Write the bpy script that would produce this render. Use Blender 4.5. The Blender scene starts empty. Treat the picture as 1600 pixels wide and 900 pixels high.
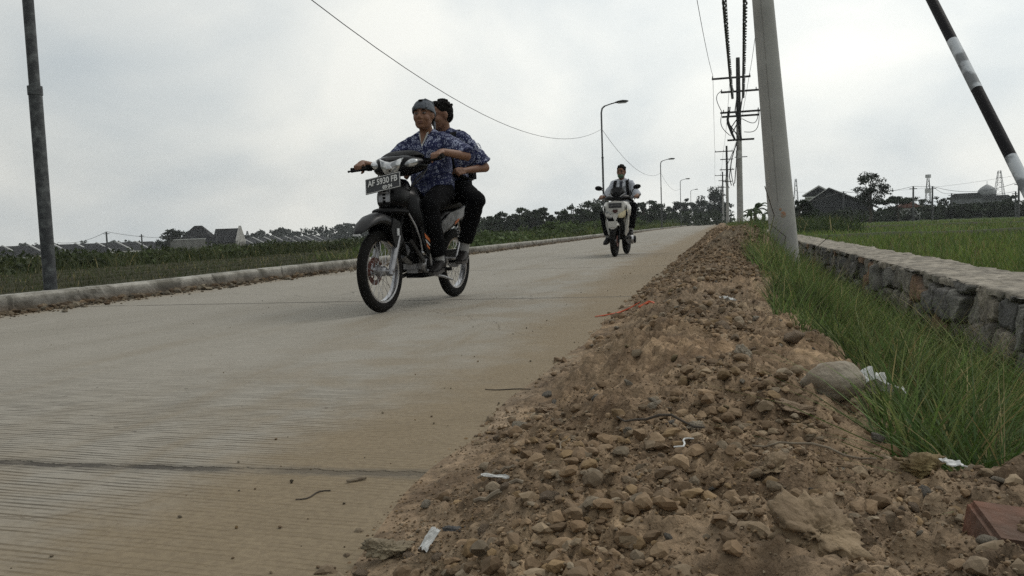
import bpy, bmesh, math, random
import numpy as np
from mathutils import Vector, Matrix, noise as mnoise
random.seed(7); RNG = np.random.default_rng(7)
R = math.radians
scene = bpy.context.scene
COL = scene.collection
# ---------------------------------------------------------------- camera
YAW, PITCH, ROLL, CAMZ = R(14.8), R(-4.2), R(2.07), 0.55
fw = Vector((-math.sin(YAW)*math.cos(PITCH), math.cos(YAW)*math.cos(PITCH), math.sin(PITCH)))
rt = Vector((math.cos(YAW), math.sin(YAW), 0)); up = rt.cross(fw)
rt2 = rt*math.cos(ROLL) - up*math.sin(ROLL); up2 = up*math.cos(ROLL) + rt*math.sin(ROLL)
cam_data = bpy.data.cameras.new('camera'); cam = bpy.data.objects.new('camera', cam_data); COL.objects.link(cam)
cam.matrix_world = Matrix(((rt2.x, up2.x, -fw.x, 0), (rt2.y, up2.y, -fw.y, 0), (rt2.z, up2.z, -fw.z, CAMZ), (0, 0, 0, 1)))
cam_data.sensor_width = 36; cam_data.lens = 28.125; cam_data.clip_start = 0.03; cam_data.clip_end = 8000
scene.camera = cam
# ---------------------------------------------------------------- sky, sun, exposure
SUN_EL, SUN_AZ = R(50), R(38)          # azimuth measured clockwise from +Y: high behind the cloud, ahead to the right
world = bpy.data.worlds.new('World'); scene.world = world; world.use_nodes = True
nt = world.node_tree; nt.nodes.clear()
def WN(t, **k):
    n = nt.nodes.new(t)
    for a, b in k.items(): setattr(n, a, b)
    return n
sky = WN('ShaderNodeTexSky'); sky.sky_type = 'NISHITA'; sky.sun_disc = False
sky.sun_elevation = SUN_EL; sky.sun_rotation = SUN_AZ; sky.dust_density = 5; sky.air_density = 1.5
tc = WN('ShaderNodeTexCoord'); sep = WN('ShaderNodeSeparateXYZ'); nt.links.new(tc.outputs['Generated'], sep.inputs[0])
# cloud deck: flatten direction on a plane overhead so that clouds shrink towards the horizon
zz = WN('ShaderNodeMath', operation='MAXIMUM'); nt.links.new(sep.outputs['Z'], zz.inputs[0]); zz.inputs[1].default_value = 0.0
za = WN('ShaderNodeMath', operation='ADD'); nt.links.new(zz.outputs[0], za.inputs[0]); za.inputs[1].default_value = 0.55
dx = WN('ShaderNodeMath', operation='DIVIDE'); nt.links.new(sep.outputs['X'], dx.inputs[0]); nt.links.new(za.outputs[0], dx.inputs[1])
dy = WN('ShaderNodeMath', operation='DIVIDE'); nt.links.new(sep.outputs['Y'], dy.inputs[0]); nt.links.new(za.outputs[0], dy.inputs[1])
cmb = WN('ShaderNodeCombineXYZ'); nt.links.new(dx.outputs[0], cmb.inputs[0]); nt.links.new(dy.outputs[0], cmb.inputs[1])
n1 = WN('ShaderNodeTexNoise'); n1.inputs['Scale'].default_value = 2.1; n1.inputs['Detail'].default_value = 6; n1.inputs['Roughness'].default_value = .48; n1.inputs['Distortion'].default_value = .25
nt.links.new(cmb.outputs[0], n1.inputs['Vector'])
ramp = WN('ShaderNodeValToRGB'); cr = ramp.color_ramp
cr.elements[0].position = .36; cr.elements[0].color = (5.15, 5.6, 5.8, 1)
cr.elements[1].position = .62; cr.elements[1].color = (7.9, 7.9, 7.45, 1)
nt.links.new(n1.outputs['Fac'], ramp.inputs[0])
# the cloud deck is thinner (brighter) towards +X, thicker towards -X
gx = WN('ShaderNodeMapRange'); gx.inputs['From Min'].default_value = -0.75; gx.inputs['From Max'].default_value = 0.1
gx.inputs['To Min'].default_value = .86; gx.inputs['To Max'].default_value = 1.08
nt.links.new(sep.outputs['X'], gx.inputs['Value'])
# brightest on the sun's side of the sky (ahead), duller behind
sdot = WN('ShaderNodeVectorMath', operation='DOT_PRODUCT'); nt.links.new(tc.outputs['Generated'], sdot.inputs[0]); sdot.inputs[1].default_value = (.36, .80, .30)
gy = WN('ShaderNodeMapRange'); gy.inputs['From Min'].default_value = -0.8; gy.inputs['From Max'].default_value = 0.75
gy.inputs['To Min'].default_value = .5; gy.inputs['To Max'].default_value = 1.08
nt.links.new(sdot.outputs['Value'], gy.inputs['Value'])
gm = WN('ShaderNodeMath', operation='MULTIPLY'); nt.links.new(gx.outputs[0], gm.inputs[0]); nt.links.new(gy.outputs[0], gm.inputs[1])
mulc = WN('ShaderNodeVectorMath', operation='SCALE'); nt.links.new(ramp.outputs[0], mulc.inputs[0]); nt.links.new(gm.outputs[0], mulc.inputs['Scale'])
mix = WN('ShaderNodeMix', data_type='RGBA'); mix.inputs[0].default_value = .93
nt.links.new(sky.outputs[0], mix.inputs[6]); nt.links.new(mulc.outputs[0], mix.inputs[7])
bg = WN('ShaderNodeBackground'); bg.inputs['Strength'].default_value = .12
nt.links.new(mix.outputs[2], bg.inputs['Color'])
out = WN('ShaderNodeOutputWorld'); nt.links.new(bg.outputs[0], out.inputs['Surface'])
sd = bpy.data.lights.new('sun', 'SUN'); sd.energy = .75; sd.angle = R(16); sd.color = (1, .96, .9)
sun = bpy.data.objects.new('sun', sd); COL.objects.link(sun)
sdir = Vector((math.sin(SUN_AZ)*math.cos(SUN_EL), math.cos(SUN_AZ)*math.cos(SUN_EL), math.sin(SUN_EL)))
sun.rotation_euler = sdir.to_track_quat('Z', 'Y').to_euler()
vs = scene.view_settings; vs.view_transform = 'Standard'; vs.look = 'None'; vs.exposure = 0.12; vs.gamma = 1; vs.use_curve_mapping = False
scene.render.engine = 'CYCLES'; scene.cycles.max_bounces = 5; scene.cycles.diffuse_bounces = 2; scene.cycles.glossy_bounces = 2; scene.cycles.transmission_bounces = 3
scene.cycles.volume_bounces = 0; scene.cycles.sample_clamp_direct = 2.0; scene.cycles.sample_clamp_indirect = 1.5; scene.cycles.use_denoising = False; scene.cycles.denoising_prefilter = 'ACCURATE'

# ---------------------------------------------------------------- noise (numpy)
def _h(ix, iy, s):
    n = (ix.astype(np.int64)*374761393 + iy.astype(np.int64)*668265263 + s*1442695041) & 0x7fffffff
    n = ((n ^ (n >> 13))*1274126177) & 0x7fffffff
    return ((n ^ (n >> 16)) & 0xffff)/65535.0
def vn(x, y, s=0):
    x = np.asarray(x, float); y = np.asarray(y, float); x, y = np.broadcast_arrays(x, y)
    ix = np.floor(x); iy = np.floor(y); fx = x-ix; fy = y-iy
    fx = fx*fx*(3-2*fx); fy = fy*fy*(3-2*fy)
    a = _h(ix, iy, s); b = _h(ix+1, iy, s); c = _h(ix, iy+1, s); d = _h(ix+1, iy+1, s)
    return (a*(1-fx)+b*fx)*(1-fy) + (c*(1-fx)+d*fx)*fy
def fbm(x, y, o=4, s=0):
    t = 0; a = .5; tot = 0
    for i in range(o):
        t = t + a*vn(x*2**i + 7.3*i, y*2**i - 3.1*i, s+i); tot += a; a *= .5
    return t/tot
def sst(a, b, x):
    t = np.clip((np.asarray(x, float)-a)/(b-a), 0, 1); return t*t*(3-2*t)
def vor(x, y, s=0):
    ix = np.floor(x); iy = np.floor(y); f1 = np.full(x.shape, 9.); f2 = np.full(x.shape, 9.); idv = np.zeros(x.shape)
    for dxx in (-1, 0, 1):
        for dyy in (-1, 0, 1):
            cx = ix+dxx; cy = iy+dyy
            d = np.hypot(cx+_h(cx, cy, s)*.85+.07-x, cy+_h(cx, cy, s+5)*.85+.07-y)
            nid = _h(cx, cy, s+9); m = d < f1
            f2 = np.where(m, f1, np.minimum(f2, d)); idv = np.where(m, nid, idv); f1 = np.where(m, d, f1)
    return f1, f2, idv

# ---------------------------------------------------------------- materials
MATS = {}
def mat(name, c1, c2=None, rough=.7, scale=8, metal=0, bump=0, bscale=None, detail=4, attr=False, spec=.5, coat=0, pos=(.35, .65), alpha=None, trans=0, sheen=0, bdist=.01):
    if name in MATS: return MATS[name]
    m = bpy.data.materials.new(name); m.use_nodes = True; t = m.node_tree; N = t.nodes; L = t.links
    p = N['Principled BSDF']; p.inputs['Roughness'].default_value = rough; p.inputs['Metallic'].default_value = metal
    p.inputs['Specular IOR Level'].default_value = spec; p.inputs['Coat Weight'].default_value = coat; p.inputs['Sheen Weight'].default_value = sheen
    p.inputs['Transmission Weight'].default_value = trans
    tc = N.new('ShaderNodeTexCoord')
    c2 = c2 or tuple(x*.8 for x in c1)
    no = N.new('ShaderNodeTexNoise'); no.inputs['Scale'].default_value = scale; no.inputs['Detail'].default_value = detail
    L.new(tc.outputs['Object'], no.inputs['Vector'])
    rp = N.new('ShaderNodeValToRGB'); rp.color_ramp.elements[0].position = pos[0]; rp.color_ramp.elements[1].position = pos[1]
    rp.color_ramp.elements[0].color = (*c2, 1); rp.color_ramp.elements[1].color = (*c1, 1)
    L.new(no.outputs['Fac'], rp.inputs[0]); cout = rp.outputs[0]
    if attr:
        at = N.new('ShaderNodeAttribute'); at.attribute_name = 'Col'
        mx = N.new('ShaderNodeMix'); mx.data_type = 'RGBA'; mx.blend_type = 'MULTIPLY'; mx.inputs[0].default_value = 1
        L.new(cout, mx.inputs[6]); L.new(at.outputs['Color'], mx.inputs[7]); cout = mx.outputs[2]
    L.new(cout, p.inputs['Base Color'])
    if bump:
        nb = N.new('ShaderNodeTexNoise'); nb.inputs['Scale'].default_value = bscale or scale*3; nb.inputs['Detail'].default_value = 4
        L.new(tc.outputs['Object'], nb.inputs['Vector'])
        b = N.new('ShaderNodeBump'); b.inputs['Strength'].default_value = bump; b.inputs['Distance'].default_value = bdist
        L.new(nb.outputs['Fac'], b.inputs['Height']); L.new(b.outputs[0], p.inputs['Normal'])
    MATS[name] = m; return m

# ---------------------------------------------------------------- object helpers
def tag(o, label=None, cat=None, group=None, kind=None):
    if label: o['label'] = label
    if cat: o['category'] = cat
    if group: o['group'] = group
    if kind: o['kind'] = kind
    return o
def empty(name, loc=(0, 0, 0), rz=0):
    o = bpy.data.objects.new(name, None); o.empty_display_size = .1; COL.objects.link(o)
    o.location = loc; o.rotation_euler = (0, 0, rz); return o
def link(name, me, m, parent=None):
    o = bpy.data.objects.new(name, me); COL.objects.link(o)
    if m is not None: me.materials.append(m)
    if parent: o.parent = parent
    return o
def npmesh(name, V, Fa, m, parent=None, col=None, smooth=False):
    V = np.ascontiguousarray(V, np.float32); Fa = np.ascontiguousarray(Fa, np.int32)
    me = bpy.data.meshes.new(name); me.vertices.add(len(V)); me.vertices.foreach_set('co', V.ravel())
    k = Fa.shape[1]; me.loops.add(Fa.size); me.loops.foreach_set('vertex_index', Fa.ravel())
    me.polygons.add(len(Fa)); me.polygons.foreach_set('loop_start', np.arange(0, Fa.size, k, dtype=np.int32))
    me.update(calc_edges=True)
    me.polygons.foreach_set('use_smooth', np.full(len(Fa), smooth))
    if col is not None:
        a = me.color_attributes.new('Col', 'FLOAT_COLOR', 'POINT')
        c = np.ones((len(V), 4), np.float32); c[:, :3] = col; a.data.foreach_set('color', c.ravel())
    return link(name, me, m, parent)
def gridfaces(ny, nx, flip=False):
    i = np.arange(ny-1)[:, None]*nx + np.arange(nx-1)[None]
    f = np.stack([i, i+1, i+nx+1, i+nx], -1).reshape(-1, 4)
    return f[:, ::-1] if flip else f
class B:
    """collects primitives (all closed) in one bmesh"""
    def __init__(s): s.bm = bmesh.new()
    def _add(s, verts, M):
        for v in verts: v.co = M @ v.co
        return s
    def box(s, c, size, rot=None, bevel=0):
        r = bmesh.ops.create_cube(s.bm, size=1)['verts']
        for v in r: v.co = Vector((v.co.x*size[0], v.co.y*size[1], v.co.z*size[2]))
        if bevel:
            es = list({e for v in r for e in v.link_edges})
            r = list({v for f in bmesh.ops.bevel(s.bm, geom=es, offset=bevel, segments=2, affect='EDGES', clamp_overlap=True)['faces'] for v in f.verts} | {v for v in r if v.is_valid})
        M = Matrix.Translation(c) @ (rot.to_4x4() if rot else Matrix.Identity(4))
        return s._add(r, M)
    def ell(s, c, rad, rot=None, sub=2):
        r = bmesh.ops.create_icosphere(s.bm, subdivisions=sub, radius=1)['verts']
        for v in r: v.co = Vector((v.co.x*rad[0], v.co.y*rad[1], v.co.z*rad[2]))
        return s._add(r, Matrix.Translation(c) @ (rot.to_4x4() if rot else Matrix.Identity(4)))
    def rings(s, rings, cap=True, closed=False):
        vs_ = [[s.bm.verts.new(p) for p in r] for r in rings]; n = len(vs_[0]); m = len(vs_)
        for i in range(m if closed else m-1):
            a, b = vs_[i], vs_[(i+1) % m]
            for j in range(n):
                try: s.bm.faces.new((a[j], a[(j+1) % n], b[(j+1) % n], b[j]))
                except ValueError: pass
        if cap and not closed:
            s.bm.faces.new(vs_[0][::-1]); s.bm.faces.new(vs_[-1])
        return s
    def tube(s, pts, r, n=8, cap=True, closed=False):
        pts = [Vector(p) for p in pts]; m = len(pts); rr = r if isinstance(r, (list, tuple)) else [r]*m
        prev = None; out = []
        for i, p in enumerate(pts):
            if closed: t = pts[(i+1) % m]-pts[i-1]
            else: t = (pts[min(i+1, m-1)]-pts[max(i-1, 0)])
            t.normalize()
            if prev is None:
                a = Vector((0, 0, 1)) if abs(t.z) < .9 else Vector((1, 0, 0)); u = t.cross(a).normalized()
            else: u = (prev - t*prev.dot(t)).normalized()
            prev = u; w = t.cross(u)
            out.append([p + (u*math.cos(2*math.pi*k/n) + w*math.sin(2*math.pi*k/n))*rr[i] for k in range(n)])
        return s.rings(out, cap, closed)
    def cap_(s, p1, p2, r1, r2, n=14):
        s.tube([p1, p2], [r1, r2], n); s.ell(p1, (r1,)*3); s.ell(p2, (r2,)*3); return s
    def prism(s, pts2, y0, y1, axis='y'):
        f = {'y': lambda a, b, h: Vector((a, h, b)), 'x': lambda a, b, h: Vector((h, a, b)), 'z': lambda a, b, h: Vector((a, b, h))}[axis]
        return s.rings([[f(a, b, y0) for a, b in pts2], [f(a, b, y1) for a, b in pts2]])
    def loft(s, secs, n=16, p=2.4):
        """secs: (x, cy, halfwidth, z0, z1) superellipse rings in YZ"""
        out = []
        for (x, cy, hw, z0, z1) in secs:
            r = []
            for k in range(n):
                a = 2*math.pi*k/n; c, q = math.cos(a), math.sin(a)
                r.append(Vector((x, cy+hw*math.copysign(abs(c)**(2/p), c), (z0+z1)/2+(z1-z0)/2*math.copysign(abs(q)**(2/p), q))))
            out.append(r)
        return s.rings(out)
    def mesh(s, name, ang=38):
        bmesh.ops.recalc_face_normals(s.bm, faces=s.bm.faces)
        for f in s.bm.faces: f.smooth = True
        ca = math.cos(R(ang))
        for e in s.bm.edges:
            if len(e.link_faces) == 2 and e.link_faces[0].normal.dot(e.link_faces[1].normal) < ca: e.smooth = False
        me = bpy.data.meshes.new(name); s.bm.to_mesh(me); s.bm.free(); return me
    def obj(s, name, m, parent=None, ang=38): return link(name, s.mesh(name, ang), m, parent)
    def blob(s, name, m, parent=None, voxel=.006, smooth=3, wr=0, wf=9, sub=0):
        me = s.mesh('tmp'); o = bpy.data.objects.new('tmp', me); COL.objects.link(o)
        md = o.modifiers.new('r', 'REMESH'); md.mode = 'VOXEL'; md.voxel_size = voxel; md.use_smooth_shade = True
        if smooth: ms = o.modifiers.new('s', 'SMOOTH'); ms.iterations = smooth; ms.factor = .5
        dg = bpy.context.evaluated_depsgraph_get(); dg.update()
        r = bpy.data.meshes.new_from_object(o.evaluated_get(dg)); bpy.data.objects.remove(o); r.name = name
        if wr:
            nv = len(r.vertices); co = np.empty(nv*3, np.float32); r.vertices.foreach_get('co', co); co = co.reshape(-1, 3)
            nn = np.empty(nv*3, np.float32); r.vertices.foreach_get('normal', nn); nn = nn.reshape(-1, 3)
            a = fbm(co[:, 0]*wf+co[:, 2]*wf*.9, co[:, 1]*wf*.7-co[:, 2]*wf*1.6+co[:, 0]*3, 3, 4)-.5
            a = 1-2*np.abs(a)*2.2
            co += nn*(a*wr)[:, None]; r.vertices.foreach_set('co', co.ravel()); r.update()
        r.polygons.foreach_set('use_smooth', np.ones(len(r.polygons), bool))
        return link(name, r, m, parent)
def text_mesh(name, txt, size, M, m, parent, depth=.0015, bold=.0):
    cu = bpy.data.curves.new('tmp', 'FONT'); cu.body = txt; cu.size = size; cu.extrude = depth; cu.align_x = 'CENTER'; cu.align_y = 'CENTER'; cu.offset = bold
    o = bpy.data.objects.new('tmp', cu); COL.objects.link(o); dg = bpy.context.evaluated_depsgraph_get(); dg.update()
    me = bpy.data.meshes.new_from_object(o.evaluated_get(dg)); bpy.data.objects.remove(o)
    me.transform(M); me.name = name; return link(name, me, m, parent)
def rings_z(x, y, z0, z1, r0, r1): return [(x, y, z0), (x, y, z1)], [r0, r1]
ORD = ['first', 'second', 'third', 'fourth', 'fifth', 'sixth', 'seventh', 'eighth', 'ninth', 'tenth', 'eleventh', 'twelfth', 'thirteenth', 'fourteenth', 'fifteenth', 'sixteenth', 'seventeenth', 'eighteenth', 'nineteenth', 'twentieth']

# ================================================================= SETTING
KX = -5.88    # kerb face
def mound_z(X, Y):
    Xe = -.62 + .13*(fbm(Y*.9, 0*Y, 3, 3)-.5)*2 + .07*sst(2.0, 1.2, Y)
    t = X-Xe
    H = .12 + .20*sst(4, 15, Y) + .08*(fbm(Y*.35, 0*Y+3, 2, 8)-.5)
    Xr = .20 + .75*sst(1.5, 1.2, Y) + .12*(fbm(Y*1.1, 0*Y+9, 2, 5)-.5)*2 + .12*sst(3, 9, Y)
    d = sst(0, .62, X-Xr)
    upz = sst(0, .6, t)*H
    z = upz*(1-d) - .30*d
    k = sst(.0, .25, t)*(1-.5*d)
    z = z + k*((fbm(X*3.1, Y*3.1, 3, 11)-.5)*.10 + (fbm(X*9, Y*9, 3, 12)-.5)*.085 + (fbm(X*42, Y*42, 3, 13)-.5)*.018)
    # clods: soft voronoi lumps
    f1, f2, _ = vor(X*7+fbm(X*9, Y*9, 2, 2), Y*7, 21); z = z + k*.016*sst(.05, .45, f2-f1)*(_ > .5)
    f1, f2, _ = vor(X*23+fbm(X*31, Y*31, 2, 2)*.8, Y*23, 22); z = z + k*.020*(sst(.0, .4, f2-f1)*_-.3)
    f1, f2, _ = vor(X*52+fbm(X*60, Y*60, 2, 2)*.8, Y*52, 23); z = z + k*.009*(sst(.0, .4, f2-f1)*_-.3)
    z = z + .24*np.exp(-((X-.26)**2+(Y-9.3)**2*.55)/.16) + .10*np.exp(-((X+.02)**2+(Y-16)**2*.1)/.2)
    return z - .012*(1-sst(-.06, .02, t)) 
def ground_z(X, Y):
    left = np.where(X < -6.1, -.06, 0.)
    rid = (.10*np.abs(np.sin((X+.25*(fbm(X*.3, Y*.08, 2, 40)-.5))*math.pi/1.15))-.05)*sst(-6.4, -7.2, X)*sst(-16, -14, X)
    fall = -3.3*sst(-24, -60, X)
    z = left + rid + fall
    z = z - .02*((X > -6.1) & (X < -.4))
    z = np.where((X > .2), mound_z(np.minimum(X, 1.3), Y)*0-.38, z)
    z = np.where(X > 1.9, -.3+.08*(fbm(X*.2, Y*.2, 2, 44)-.5), z)
    z = np.where((X >= -.5) & (X <= .2), -.4, z)
    z = z + np.where(X < -6.2, .07*(fbm(X*1.5, Y*1.5, 3, 41)-.5), 0)
    return z
def axis(*seg):
    o = []
    for a, b, s in seg:
        n = max(1, int(round(abs(b-a)/s))); o += list(np.linspace(a, b, n, endpoint=False))
    return np.array(o + [seg[-1][1]])
xs = axis((-3000, -300, 300), (-300, -60, 20), (-60, -20, 4), (-20, -16, .5), (-16, -6.3, .12), (-6.3, 0, .7), (0, 2.6, .4), (2.6, 40, 2.5), (40, 300, 20), (300, 3000, 300))
ys = axis((-60, 0, 10), (0, 30, .5), (30, 100, 2.5), (100, 300, 20), (300, 3600, 300))
Xg, Yg = np.meshgrid(xs, ys); Zg = ground_z(Xg, Yg)
m_ground = mat('ground_soil_grass', (1, 1, 1), (.7, .66, .62), .95, 1.6, attr=True, spec=.1, bump=.6, bscale=14, detail=6, bdist=.05)
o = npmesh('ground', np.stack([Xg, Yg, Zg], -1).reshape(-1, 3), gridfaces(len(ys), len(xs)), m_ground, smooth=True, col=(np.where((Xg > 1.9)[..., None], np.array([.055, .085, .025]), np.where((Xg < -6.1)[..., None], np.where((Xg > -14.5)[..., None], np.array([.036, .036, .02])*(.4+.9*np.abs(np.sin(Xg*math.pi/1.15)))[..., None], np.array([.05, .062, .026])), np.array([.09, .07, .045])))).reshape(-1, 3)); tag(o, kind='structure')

# road: concrete with tined transverse grooves, joints every 4.5 m, dust along the right edge
def road_material():
    m = bpy.data.materials.new('tined_concrete'); m.use_nodes = True; t = m.node_tree; N = t.nodes; L = t.links; p = N['Principled BSDF']
    p.inputs['Roughness'].default_value = .85; p.inputs['Specular IOR Level'].default_value = .3
    tc = N.new('ShaderNodeTexCoord'); sp = N.new('ShaderNodeSeparateXYZ'); L.new(tc.outputs['Object'], sp.inputs[0])
    def nz(scale, det, vec=None, rough=.55):
        n = N.new('ShaderNodeTexNoise'); n.inputs['Scale'].default_value = scale; n.inputs['Detail'].default_value = det; n.inputs['Roughness'].default_value = rough
        L.new(vec or tc.outputs['Object'], n.inputs['Vector']); return n.outputs['Fac']
    def M(op, a, b=None, c=None, clamp=False):
        n = N.new('ShaderNodeMath'); n.operation = op; n.use_clamp = clamp
        for i, v in enumerate((a, b, c)):
            if v is None: continue
            if isinstance(v, (int, float)): n.inputs[i].default_value = v
            else: L.new(v, n.inputs[i])
        return n.outputs[0]
    def MR(v, a, b, c=0, d=1, smooth=True):
        n = N.new('ShaderNodeMapRange'); n.interpolation_type = 'SMOOTHSTEP' if smooth else 'LINEAR'
        L.new(v, n.inputs['Value']); n.inputs['From Min'].default_value = a; n.inputs['From Max'].default_value = b; n.inputs['To Min'].default_value = c; n.inputs['To Max'].default_value = d; return n.outputs[0]
    def MX(f, a, b):
        n = N.new('ShaderNodeMix'); n.data_type = 'RGBA'
        if isinstance(f, (int, float)): n.inputs[0].default_value = f
        else: L.new(f, n.inputs[0])
        for i, v in ((6, a), (7, b)):
            if isinstance(v, tuple): n.inputs[i].default_value = (*v, 1)
            else: L.new(v, n.inputs[i])
        return n.outputs[2]
    mp = N.new('ShaderNodeMapping'); mp.inputs['Scale'].default_value = (2.2, .35, 1); L.new(tc.outputs['Object'], mp.inputs[0])   # streaks along the road
    streak = nz(1.1, 5, mp.outputs[0]); blot = nz(.7, 5); fine = nz(60, 3); mid = nz(7, 5)
    # grooves: sine of Y with slow wander, hand broken by noise
    mg = N.new('ShaderNodeMapping'); mg.inputs['Scale'].default_value = (1.2, 4, 1); L.new(tc.outputs['Object'], mg.inputs[0])
    wob = nz(1.5, 2, mg.outputs[0]); mg2 = N.new('ShaderNodeMapping'); mg2.inputs['Scale'].default_value = (3, 45, 1); L.new(tc.outputs['Object'], mg2.inputs[0])
    brk = nz(1.6, 3, mg2.outputs[0])
    ph = M('MULTIPLY', M('ADD', M('ADD', sp.outputs['Y'], M('MULTIPLY', sp.outputs['X'], .045)), M('MULTIPLY', wob, .03)), 2*math.pi/.0185)
    gr = M('SINE', ph); groove = MR(gr, -.1, .75)            # 1 in the groove
    gmask = M('MULTIPLY', MR(brk, .38, .58), MR(mid, .25, .55, .45, 1))
    groove = M('MULTIPLY', groove, gmask)
    # joints
    wj = M('ADD', M('MULTIPLY', M('SUBTRACT', nz(3, 4), .5), .07), M('MULTIPLY', M('SUBTRACT', nz(28, 4), .5), .045))
    jy = M('ADD', M('ADD', sp.outputs['Y'], M('MULTIPLY', sp.outputs['X'], -.055)), wj)
    jm = M('ABSOLUTE', M('SUBTRACT', M('MODULO', M('ADD', jy, 4.5-1.71+2.25), 4.5), 2.25))
    joint = MR(jm, .010, .018, 1, 0)
    jv = M('MULTIPLY', joint, MR(nz(5, 3), .3, .5))
    # dust: right margin and wheel-swept streaks
    edge = M('ADD', sp.outputs['X'], M('ADD', M('MULTIPLY', M('SUBTRACT', nz(1.3, 5), .5), .75), M('MULTIPLY', M('SUBTRACT', nz(9, 4), .5), .35)))
    far = MR(sp.outputs['Y'], 1.5, 12, 0, .35)
    dust = MR(M('ADD', M('ADD', edge, far), MR(sp.outputs['Y'], 1.0, 2.6, .30, 0)), -1.32, -.74)
    dust2 = M('MULTIPLY', MR(streak, .5, .72), M('MULTIPLY', MR(edge, -4.2, -1.0), .75))
    thin = M('MULTIPLY', MR(nz(2.3, 6), .42, .62), MR(edge, -2.6, -1.0, 0, .6))
    left = M('MULTIPLY', MR(edge, -5.2, -5.8), .85)
    dd = M('MAXIMUM', M('MAXIMUM', dust, thin), M('MAXIMUM', dust2, left))
    conc = MX(blot, (.33, .305, .26), (.262, .24, .202)); conc = MX(MR(streak, .3, .7, 0, .55), conc, (.245, .223, .183))
    conc = MX(MR(fine, .3, .7, 0, .22), conc, (.12, .11, .09))
    conc = MX(M('MULTIPLY', groove, M('MULTIPLY', MR(sp.outputs['Y'], 1.8, 3.4, 1.0, .15), MR(edge, -4.5, -2.2, .6, 1))), conc, (.075, .065, .05))
    spots = MR(nz(23, 2), .71, .76, 0, .7); conc = MX(spots, conc, (.06, .05, .04))
    # hairline cracks
    vo = N.new('ShaderNodeTexVoronoi'); vo.feature = 'DISTANCE_TO_EDGE'; vo.inputs['Scale'].default_value = .23
    dv = N.new('ShaderNodeVectorMath'); dv.operation = 'ADD'; nn = N.new('ShaderNodeTexNoise'); nn.inputs['Scale'].default_value = 1.2; nn.inputs['Detail'].default_value = 5
    L.new(tc.outputs['Object'], nn.inputs['Vector']); L.new(tc.outputs['Object'], dv.inputs[0]); L.new(nn.outputs['Color'], dv.inputs[1]); L.new(dv.outputs[0], vo.inputs['Vector'])
    crk = MR(vo.outputs['Distance'],   .0004, .0018, .6, 0); conc = MX(crk, conc, (.05, .043, .035))
    dustc = MX(mid, (.235, .182, .113), (.175, .134, .08)); dustc = MX(MR(fine, .35, .65, 0, .35), dustc, (.11, .078, .047))
    col = MX(M('MULTIPLY', dd, .93), conc, dustc)
    col = MX(M('MULTIPLY', MR(jm, .02, .05, .5, 0), MR(nz(5, 3), .25, .45)), col, (.10, .088, .07))
    col = MX(M('MULTIPLY', jv, MR(dust, 0, 1, .9, .35)), col, (.045, .038, .03))
    L.new(col, p.inputs['Base Color'])
    h = M('ADD', M('MULTIPLY', groove, -.6), M('ADD', M('MULTIPLY', fine, .35), M('MULTIPLY', mid, .5)))
    h = M('ADD', M('MULTIPLY', h, MR(dd, 0, 1, 1, .6)), M('MULTIPLY', joint, -3.0))
    b = N.new('ShaderNodeBump'); b.inputs['Strength'].default_value = .8; b.inputs['Distance'].default_value = .004; L.new(h, b.inputs['Height']); L.new(b.outputs[0], p.inputs['Normal'])
    return m
m_road = road_material()
xs = np.linspace(-6.0, -.2, 12); ys = axis((-25, 0, 5), (0, 60, 2), (60, 260, 20))
Xg, Yg = np.meshgrid(xs, ys)
o = npmesh('road', np.stack([Xg, Yg, Xg*0], -1).reshape(-1, 3), gridfaces(len(ys), len(xs)), m_road, smooth=True); tag(o, kind='structure')

# dirt verge
m_dirt = mat('brown_dirt', (.285, .213, .138), (.15, .107, .068), .95, 6, bump=1, bscale=75, detail=8, attr=True, bdist=.012, spec=.2)
xs = axis((-.80, .8, .0062), (.8, 1.42, .03))
ysl = [.25]
while ysl[-1] < 120: ysl.append(ysl[-1]+max(.0065, ysl[-1]*.0052))
ys = np.array(ysl); Xg, Yg = np.meshgrid(xs, ys); Zg = mound_z(Xg, Yg)
red = fbm(Xg*1.3, Yg*.7, 3, 31); gy = sst(.45, .7, fbm(Xg*2.5, Yg*2.0, 4, 33)); yel = sst(.55, .75, fbm(Xg*4, Yg*4, 3, 37))
col = np.stack([1.0+.30*(red-.5), .97+.1*(red-.5), .97-.15*(red-.5)], -1)
heap = np.exp(-((Xg-.26)**2+(Yg-9.3)**2*.5)/.25)
gmix = np.clip(gy*.35+heap*.8+sst(2.2, 1.2, Yg)*.12, 0, 1)[..., None]
col = col*(1-gmix)+np.array([.74, .78, .82])*gmix*.9
col = col*(1+.15*yel[..., None]*np.array([1, .95, .7]))
spk = (.50+.75*vn(Xg*110, Yg*110, 51)*vn(Xg*37, Yg*37, 52)+.62*vn(Xg*75, Yg*75, 53))[..., None]
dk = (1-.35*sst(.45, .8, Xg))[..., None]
o = npmesh('dirt_verge', np.stack([Xg, Yg, Zg], -1).reshape(-1, 3), gridfaces(len(ys), len(xs)), m_dirt, col=(col*spk*dk).reshape(-1, 3), smooth=True); tag(o, kind='structure')

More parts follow.
